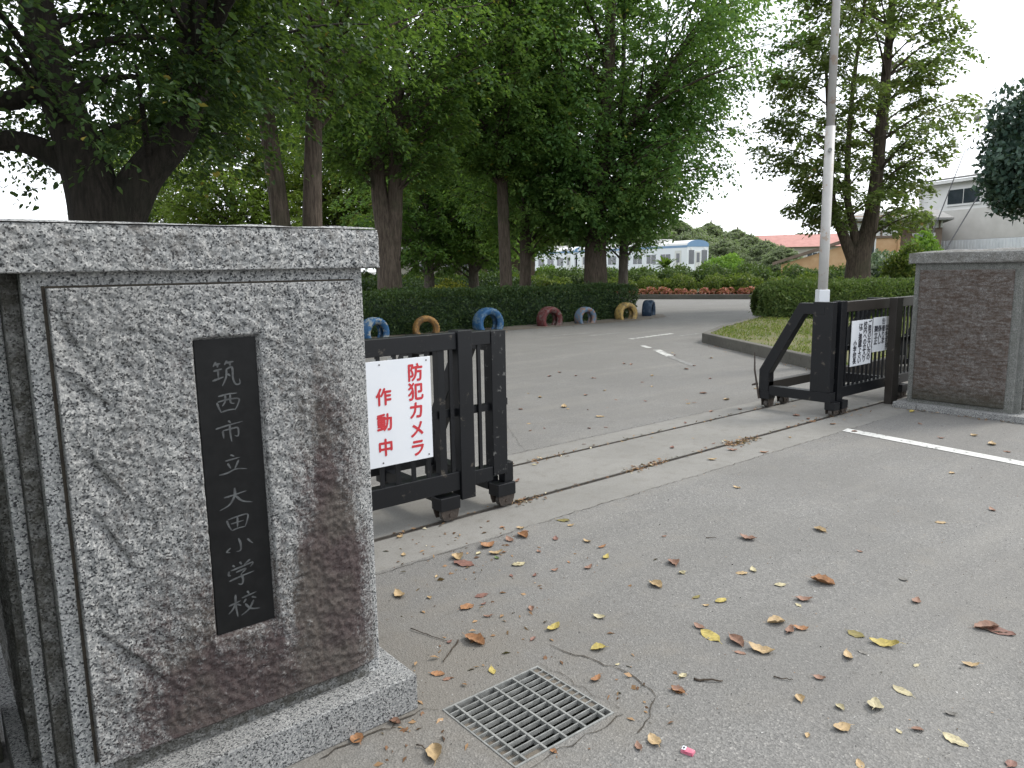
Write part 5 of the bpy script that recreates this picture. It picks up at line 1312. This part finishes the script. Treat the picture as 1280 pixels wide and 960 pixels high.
# red roofed building further back
c0 = np.array(at(938, 100.0)); cA = math.atan2(CR[1], CR[0]) - 0.25
rh = thing('red_roof_house', tuple(c0), 'long low house with a red roof beyond the hedge, left of the flagpole', 'house')
def RB(): return MB(frame(tuple(c0), cA))
RB().box(0, 15, 0, 7, 0, 3.7).build('wall', M['wall_cream'], rh)
RB().add([(-0.6, -0.8, 3.65), (15.6, -0.8, 3.65), (15.6, 7.8, 3.65), (-0.6, 7.8, 3.65), (0.6, 3.5, 5.3), (14.4, 3.5, 5.3)],
         [(0, 1, 5, 4), (1, 2, 5), (2, 3, 4, 5), (3, 0, 4), (3, 2, 1, 0)]).build('roof', M['roof_red'], rh)
for k in range(5): window_unit(frame(tuple(c0), cA), rh, 1.0 + k * 2.8, 2.8 + k * 2.8, 1.4, 2.9, 0.0, 3)
# far brown house seen under the small trees
d0 = np.array(at(505, 62.0)); dA = math.atan2(CR[1], CR[0])
fh = thing('far_house', tuple(d0), 'brownish house with white windows glimpsed under the small garden trees', 'house')
def DB(): return MB(frame(tuple(d0), dA))
DB().box(0, 6.0, 0, 6, 0, 3.2).build('wall', M['wall_cream'], fh); DB().box(6.0, 11.0, -0.4, 6, 0, 3.2).build('wall', M['wall_brown'], fh)
DB().add([(-0.5, -1.0, 3.15), (11.5, -1.0, 3.15), (11.5, 7, 3.15), (-0.5, 7, 3.15), (1.0, 3, 5.0), (10, 3, 5.0)], [(0, 1, 5, 4), (1, 2, 5), (2, 3, 4, 5), (3, 0, 4), (3, 2, 1, 0)]).build('roof', M['roof_grey'], fh)
Mf = frame(tuple(d0), dA)
for x in (1.0, 3.6): window_unit(Mf, fh, x, x + 1.2, 1.0, 2.2, 0.0)
window_unit(Mf, fh, 4.6, 5.5, 0.6, 2.3, 0.0, 2); window_unit(Mf, fh, 7.2, 8.6, 0.9, 2.2, -0.4, 2)

# stay wires in front of the hall
def px_dir(u, v):
    c = Vector(((u - 640) / 925.0, (v - 480) / 925.0, 1.0)); return Vector([sum(R[i][k] * c[k] for k in range(3)) for i in range(3)])
def px_pt(u, v, D):
    d = px_dir(u, v); return Vector((0, 0, EYE)) + d * (D / math.hypot(d.x, d.y))
wm = simple('wire_grey', (0.10, 0.10, 0.11), (0.14, 0.14, 0.15), 5, 0.6)
wa, wb = px_pt(1160, 306, 40), px_pt(1222, 148, 40); wdr = (wb - wa)
w1 = thing('stay_wire', tuple(wa - wdr * 0.18), 'thin dark stay wire with a round insulator high up by the hall', 'wire')
MB().tube([tuple(wa - wdr * 0.145), tuple(wa + wdr * 0.55), tuple(wb)], [0.028, 0.022, 0.006], 6).build('wire', wm, w1)
MB().tube([tuple(wb - wdr.normalized() * 0.17), tuple(wb - wdr.normalized() * 0.11), tuple(wb), tuple(wb + wdr.normalized() * 0.11), tuple(wb + wdr.normalized() * 0.17)], [0.03, 0.12, 0.165, 0.12, 0.03], 12).build('insulator', simple('insulator_grey', (0.12, 0.12, 0.13), (0.2, 0.2, 0.2), 8, 0.5), w1, True)
ks = px_pt(1160, 307, 39.9)
MB().tube([tuple(ks - Vector((0, 0, .35))), tuple(ks - Vector((0, 0, .12))), tuple(ks + Vector((0, 0, .02))), tuple(ks + Vector((0, 0, .04)))], [0.10, 0.13, 0.16, 0.10], 10).build('anchor', M['under'], w1, True)
wa2, wb2 = px_pt(1184, 309, 40), px_pt(1219, 251, 40); wd2 = wb2 - wa2
w2 = MB().tube([tuple(wa2 - wd2 * 0.9), tuple(wa2), tuple(wb2 + wd2 * 1.6)], 0.026, 6).build('stay_wire', wm); tag(w2, 'thin dark stay wire without insulator, right of the pair before the hall windows', 'wire')

# ------------------------------------------------------------------ fallen leaves, twigs, litter
def gpt(u, v, z=0.0):
    d = px_dir(u, v); t = (z - EYE) / d.z; return Vector((d.x * t, d.y * t, z))
LC = {'tan': (0.50, 0.36, 0.19), 'brown': (0.30, 0.17, 0.115), 'red-brown': (0.24, 0.12, 0.09), 'orange': (0.38, 0.19, 0.085), 'pale': (0.52, 0.46, 0.28),
      'yellow': (0.50, 0.40, 0.11), 'olive': (0.24, 0.20, 0.06), 'green': (0.09, 0.15, 0.04), 'grey': (0.2, 0.19, 0.17)}
LM = {}
for k, c in LC.items():
    m, n = new_mat('dry_leaf_' + k.replace('-', '_')); co = objco(n)
    f = noise(n, co, 55.0, 4, 0.6); f2 = noise(n, co, 160.0, 3)
    col = mixc(n, ramp(n, f, [(0.38, 0.0), (0.66, 0.75)]), c, tuple(q * 0.5 for q in c))
    col = mixc(n, ramp(n, f2, [(0.62, 0.0), (0.7, 0.6)]), col, (0.05, 0.025, 0.015))
    p = finish(n, col, 0.6, f2, 0.4, 0.002, 0.4); LM[k] = m
def leaf_geo(seed, L, wd, curl, cup):
    r_ = random.Random(seed); nu, nv = 9, 5; vs = []; fs = []
    skew = r_.uniform(-0.2, 0.2)
    for i in range(nu):
        q = i / (nu - 1); hw = wd * 0.5 * max(math.sin(math.pi * min(q * 0.97 + 0.02, 1)) ** 0.75, 0.02) * (1 + r_.uniform(-.13, .13))
        for j in range(nv):
            s_ = (j / (nv - 1) - 0.5) * 2
            x = (q - 0.5) * L; y = s_ * hw + skew * L * (q - .5) ** 2
            z = cup * hw * abs(s_) ** 1.6 + curl * L * (2 * (q - 0.5)) ** 2 + r_.uniform(-1, 1) * 0.035 * L * (abs(s_) > 0.2)
            vs.append((x, y, z))
    for i in range(nu - 1):
        for j in range(nv - 1): fs.append((i * nv + j, (i + 1) * nv + j, (i + 1) * nv + j + 1, i * nv + j + 1))
    zm = min(p[2] for p in vs); vs = [(p[0], p[1], p[2] - zm + 0.0015) for p in vs]
    # stalk
    e = vs[nv // 2]; k = len(vs)
    vs += [(e[0], e[1] - 0.001, e[2]), (e[0], e[1] + 0.001, e[2]), (e[0] - 0.22 * L, e[1] + 0.06 * L + 0.001, max(e[2], 0.002)), (e[0] - 0.22 * L, e[1] + 0.06 * L - 0.001, max(e[2], 0.002))]
    fs.append((k, k + 1, k + 2, k + 3))
    return vs, fs
def where(x, y):
    if 0.9 < x < 2.3 and 1.3 < y < 2.45: return 'round the drain grate' if x < 2.0 else 'right of the drain grate'
    if x < 1.35: return 'before the granite plinth'
    if y > 3.3 and y < 4.9: return 'along the gate track'
    if x < 2.8 and y > 2.4: return 'between the sign gate and the drain grate'
    if y > 4.9: return 'on the road inside the gateway'
    if x > 5.0: return 'on the open asphalt before the far pillar'
    if y > 2.2: return 'on the open asphalt before the gate track'
    return 'on the open asphalt at the near right'
LSEEN = {}
def put_leaf(u, v, px, colr, seed, style=None):
    r_ = random.Random(seed); p = gpt(u, v)
    dist = (p - Vector((0, 0, EYE))).length
    L = max(px * dist / 925.0 * 1.02, 0.016)
    style = style or r_.choice(('flat', 'curled', 'curled', 'cupped'))
    curl, cup = {'flat': (0.04, 0.12), 'curled': (0.20, 0.35), 'cupped': (0.07, 0.75)}[style]
    vs, fs = leaf_geo(seed, L, L * r_.uniform(0.48, 0.72), curl, cup)
    me = bpy.data.meshes.new('fallen_leaf'); me.from_pydata(vs, [], fs); me.update()
    o = link('fallen_leaf', me, LM[colr], None, True); o.location = p; o.rotation_euler = (r_.uniform(-.12, .12), r_.uniform(-.12, .12), r_.uniform(0, 6.28))
    sz = 'large' if L > 0.075 else ('small' if L < 0.035 else 'middling')
    tag(o, f'{sz} {style} {colr} fallen leaf lying {where(p.x, p.y)}', 'leaf', 'fallen leaves on the ground of the gateway')
    return o
c7 = [(180,95,28,'tan'),(193,163,25,'tan'),(395,173,55,'tan'),(420,195,80,'red-brown'),(505,130,65,'orange'),(475,157,30,'pale'),(540,157,50,'tan'),(543,175,25,'green'),(590,107,45,'brown'),
 (640,92,60,'orange'),(630,62,28,'tan'),(563,60,20,'orange'),(625,198,55,'pale'),(763,103,30,'red-brown'),(882,113,38,'tan'),(937,133,35,'orange'),(952,172,38,'yellow'),(887,210,38,'brown'),
 (760,220,30,'brown'),(685,240,25,'red-brown'),(597,240,25,'red-brown'),(813,190,14,'orange'),(793,33,50,'olive'),(820,52,25,'tan'),(178,315,65,'tan'),(485,315,50,'red-brown'),(430,358,60,'orange'),
 (493,347,22,'red-brown'),(510,393,35,'brown'),(672,365,35,'brown'),(755,437,60,'yellow'),(680,478,30,'red-brown'),(460,487,95,'orange'),(1140,277,60,'tan'),(928,397,45,'pale'),(923,515,55,'yellow'),
 (995,573,20,'pale'),(915,630,50,'orange'),(322,608,48,'orange'),(525,597,48,'yellow'),(355,628,30,'brown'),(160,790,55,'brown'),(20,855,60,'orange'),(310,910,105,'tan'),(755,900,25,'orange'),
 (1075,885,48,'brown'),(1135,865,65,'tan'),(1222,673,48,'brown'),(1237,617,30,'pale'),(1237,230,30,'pale'),(290,323,24,'tan'),(318,243,17,'tan'),(650,75,26,'brown'),(700,150,22,'brown'),(365,490,22,'red-brown')]
c8 = [(60,180,60,'brown'),(90,213,25,'pale'),(320,95,55,'brown'),(570,65,50,'tan'),(298,215,38,'tan'),(338,205,32,'pale'),(433,255,40,'pale'),(578,247,72,'orange'),(227,310,48,'yellow'),(140,298,35,'olive'),
 (175,327,22,'tan'),(515,307,50,'brown'),(495,325,24,'pale'),(905,313,38,'brown'),(150,402,40,'brown'),(420,387,58,'tan'),(465,415,50,'brown'),(503,408,45,'orange'),(190,433,78,'yellow'),(280,453,72,'brown'),
 (293,491,35,'brown'),(365,485,78,'tan'),(695,428,50,'olive'),(795,462,78,'yellow'),(667,505,54,'tan'),(720,490,32,'grey'),(1150,405,70,'brown'),(1195,418,75,'red-brown'),(1095,535,44,'tan'),(905,535,24,'pale'),
 (92,573,32,'pale'),(570,580,36,'brown'),(77,625,48,'orange'),(500,652,42,'tan'),(855,625,58,'pale'),(762,678,62,'pale'),(645,755,54,'tan'),(527,780,22,'tan'),(1040,797,66,'pale'),(910,760,34,'brown'),
 (845,765,22,'pale'),(710,880,42,'tan'),(1235,878,40,'red-brown'),(1025,705,32,'grey'),(860,235,32,'grey'),(990,38,30,'tan'),(640,683,34,'pale')]
i = 0
for cx, cy, px, col in c7:
    i += 1; put_leaf(440 + cx / 3.0, 640 + cy / 3.0, px / 3.0, col, 100 + i)
for cx, cy, px, col in c8:
    i += 1; put_leaf(820 + cx / 2.783, 640 + cy / 2.783, px / 2.783, col, 100 + i)
far = [(1041, 530, 12, 'orange'), (1068, 540, 7, 'brown'), (1140, 515, 8, 'yellow'), (1150, 530, 7, 'brown'), (1218, 545, 9, 'tan'), (1240, 556, 12, 'tan'), (1259, 565, 9, 'brown'), (1190, 592, 8, 'tan'), (1240, 638, 9, 'brown'), (995, 520, 8, 'brown'),
 (1010, 524, 7, 'brown'), (985, 534, 6, 'red-brown'), (1015, 527, 8, 'orange'), (890, 575, 11, 'tan'), (915, 563, 12, 'brown'), (955, 566, 10, 'orange'), (921, 610, 9, 'tan'), (830, 671, 6, 'brown'), (1075, 690, 7, 'brown'), (770, 500, 6, 'brown'), (705, 509, 12, 'tan'), (750, 521, 12, 'tan'),
 (675, 497, 8, 'tan'), (879, 492, 9, 'brown'), (908, 500, 8, 'tan'), (840, 560, 8, 'red-brown'), (1176, 548, 7, 'brown'), (646, 602, 10, 'brown'), (668, 581, 7, 'pale'), (945, 486, 7, 'tan'), (925, 512, 7, 'brown'), (860, 505, 6, 'tan'), (815, 470, 6, 'tan'), (720, 470, 6, 'brown'), (780, 455, 6, 'brown')]
for u, v, px, col in far:
    i += 1; put_leaf(u, v, px, col, 100 + i)
r_ = random.Random(5)
for k in range(45):
    u = r_.uniform(620, 1000); v = r_.uniform(440, 560)
    if v > 640 - (u - 600) * 0.27 - 30 and False: continue
    i += 1; put_leaf(u, v, r_.uniform(3.5, 6.5), r_.choice(('brown', 'tan', 'red-brown')), 100 + i)
LV = [o for o in COL.objects if o.name.startswith('fallen_leaf')]
seen = {}
for o in LV: seen.setdefault(o['label'], []).append(o)
for lb, os_ in seen.items():
    if len(os_) < 2: continue
    for o in os_:
        q = min((p for p in LV if p is not o), key=lambda p: (p.location - o.location).length)
        c_ = [k for k in ('red-brown', 'brown', 'tan', 'orange', 'pale', 'yellow', 'olive', 'green', 'grey') if k in q['label'].split()][0]
        z_ = q['label'].split()[0]
        o['label'] = lb.replace('fallen leaf lying', 'leaf').replace('on the open asphalt', 'on asphalt') + f', beside a {c_} leaf'
def twig(pts, rad, label, seed):
    P = [gpt(u, v, 0.004) for u, v in pts]; L = catmull([tuple(p) for p in P], 4)
    r2 = random.Random(seed); L = [p + Vector((r2.gauss(0, .002), r2.gauss(0, .002), abs(r2.gauss(0, .003)))) for p in L]
    o = MB().tube([tuple(p) for p in L], list(np.linspace(rad, rad * 0.5, len(L))), 6).build('twig', M['bark'], None, True)
    tag(o, label, 'twig')
twig([(868, 849), (885, 851), (904, 852)], 0.0055, 'short thick dark twig lying right of the drain grate', 1)
twig([(512, 786), (535, 793), (560, 802)], 0.0025, 'thin bent twig lying above the drain grate near the plinth', 2)
twig([(573, 801), (563, 814), (554, 828)], 0.0035, 'short pale forked twig touching the orange leaf above the drain', 3)
twig([(967, 846), (980, 849), (991, 851)], 0.003, 'thin brown twig on the asphalt right of the dark thick twig', 4)
twig([(521, 931), (534, 937)], 0.003, 'short dark twig left of the drain grate', 5)
twig([(882, 672), (895, 673)], 0.003, 'tiny dark straight twig on the open asphalt', 6)
twig([(1225, 785), (1243, 790), (1262, 791)], 0.004, 'slender twig under the long brown leaves at the right edge', 7)

# small packet
pp = gpt(860, 941)
pkt = thing('litter_packet', tuple(pp), 'small crushed pink packet lying at the bottom of the picture', 'litter')
Mp = Matrix.Translation(pp) @ Matrix.Rotation(-1.25, 4, 'Z') @ Matrix.Rotation(0.12, 4, 'X')
MB(Mp).add([(-.022, -.012, .0), (.02, -.014, .002), (.022, .012, .0), (-.02, .013, .003), (-.021, -.012, .012), (.019, -.013, .015), (.021, .011, .010), (-.02, .012, .013)],
   [(0, 3, 2, 1), (4, 5, 6, 7), (0, 1, 5, 4), (1, 2, 6, 5), (2, 3, 7, 6), (3, 0, 4, 7)]).build('packet', simple('pink_card', (0.55, 0.10, 0.18), (0.68, 0.25, 0.32), 40, 0.5), pkt, bevel=0.001)
MB(Mp).add([(-.0195, -.009, .0145), (-.006, -.009, .0155), (-.006, .009, .0148), (-.0195, .009, .0150)], [(0, 1, 2, 3)]).build('label', M['sign_white'], pkt)
MB(Mp).add([(-.016, -.004, .0162), (-.010, -.004, .0168), (-.010, .004, .0164), (-.016, .004, .0164)], [(0, 1, 2, 3)]).build('print', M['sign_black'], pkt)

# crumbs: leaf litter in the tracks, bits on the asphalt
r = np.random.RandomState(95)
pts = []
for x0, x1, y, n, sp in ((2.1, 12.0, 3.83, 260, .02), (3.6, 9, 4.575, 120, .02), (3.05, 3.35, 3.78, 60, .03), (4.25, 4.75, 3.83, 120, .03), (5.55, 6.0, 3.80, 190, .04), (3.9, 4.3, 4.57, 60, .03), (7.2, 8.0, 3.75, 40, .08)):
    pts.append(np.stack([r.uniform(x0, x1, n), y + r.normal(size=n) * sp, r.uniform(-.004, .016, n)], 1))
for cx, cy, n, sp in ((2.35, 3.35, 70, .25), (2.1, 2.6, 40, .3), (1.5, 2.35, 40, .25), (1.98, 1.72, 22, .10), (1.2, 2.12, 40, .15)):
    pts.append(np.stack([cx + r.normal(size=n) * sp, cy + r.normal(size=n) * sp, np.full(n, 0.003)], 1))
for a_, b__, n_, sp in (((12.7, 9.3), (10.2, 5.2), 160, .10), ((9.0, 15.0), (18.5, 14.95), 380, .22), ((8.36, 2.4), (8.36, 3.55), 50, .04), ((1.33, 2.2), (1.34, 3.3), 90, .03), ((3.0, 3.38), (8.0, 3.38), 120, .05), ((4.0, 4.9), (8, 4.9), 90, .06)):
    q = r.rand(n_)[:, None]; p_ = np.array(a_) + (np.array(b__) - np.array(a_)) * q + r.normal(size=(n_, 2)) * sp
    pts.append(np.concatenate([p_, np.full((n_, 1), 0.010)], 1))
k0 = 900
pts.append(np.stack([r.uniform(1.4, 9, k0), r.uniform(-.5, 3.4, k0), np.full(k0, 0.003)], 1))
C = np.concatenate(pts)
bad = (C[:, 0] > GX0 - .02) & (C[:, 0] < GX1 + .02) & (C[:, 1] > GY0 - .02) & (C[:, 1] < GY1 + .02)
bad |= (C[:, 0] < 1.31) & (C[:, 1] > 2.17)
C = C[~bad]; n = len(C)
A = r.normal(size=(n, 3)) * np.array([1, 1, .15]); Nn = np.array([0, 0, 1.0]) + r.normal(size=(n, 3)) * .35
small = np.arange(n) > n - 1150
Ls = np.where(small, r.uniform(.004, .012, n), r.uniform(.015, .048, n)); V, F = leaf_quads(C, A, Nn, Ls, Ls * r.uniform(.2, .6, n))
lm = leaf_mat('litter_bits', (0.06, 0.035, 0.022), (0.16, 0.085, 0.045), (0.34, 0.22, 0.12), (0.55, 0.5, 0.36), 0.1)
o = np_mesh('leaf_litter', V, F, lm, None, r.rand(n)); tag(o, kind='stuff')

# loose chippings on the asphalt
r = np.random.RandomState(97); n = 4200
rad = 0.7 + 6.5 * r.rand(n) ** 1.5; th = r.uniform(math.radians(4), math.radians(75), n)
x = rad * np.cos(th) * 1.25 + 0.6; y = rad * np.sin(th)
ok = ~((x > GX0 - .01) & (x < GX1 + .01) & (y > GY0 - .01) & (y < GY1 + .01)) & ~((x < 1.31) & (y > 2.17)) & (y < 3.36)
x, y = x[ok], y[ok]; n = len(x)
C = np.stack([x, y, np.full(n, 0.0025)], 1); A = r.normal(size=(n, 3)) * np.array([1, 1, .4]); Nn = np.array([0, 0, 1.0]) + r.normal(size=(n, 3)) * .5
Ls = r.uniform(.003, .008, n) * (1 + 0.6 * (r.rand(n) > .93)); V, F = leaf_quads(C, A, Nn, Ls, Ls * r.uniform(.6, 1.0, n))
gm, gn = new_mat('loose_chippings'); gt = nd(gn, 'Attribute', attribute_name='tint').outputs[2]
finish(gn, ramp(gn, gt, [(0.0, (0.05, 0.048, 0.044)), (0.45, (0.10, 0.098, 0.09)), (0.6, (0.33, 0.325, 0.31)), (1.0, (0.55, 0.54, 0.51))]), 0.85)
o = np_mesh('gravel', V, F, gm, None, r.rand(n)); tag(o, kind='stuff')
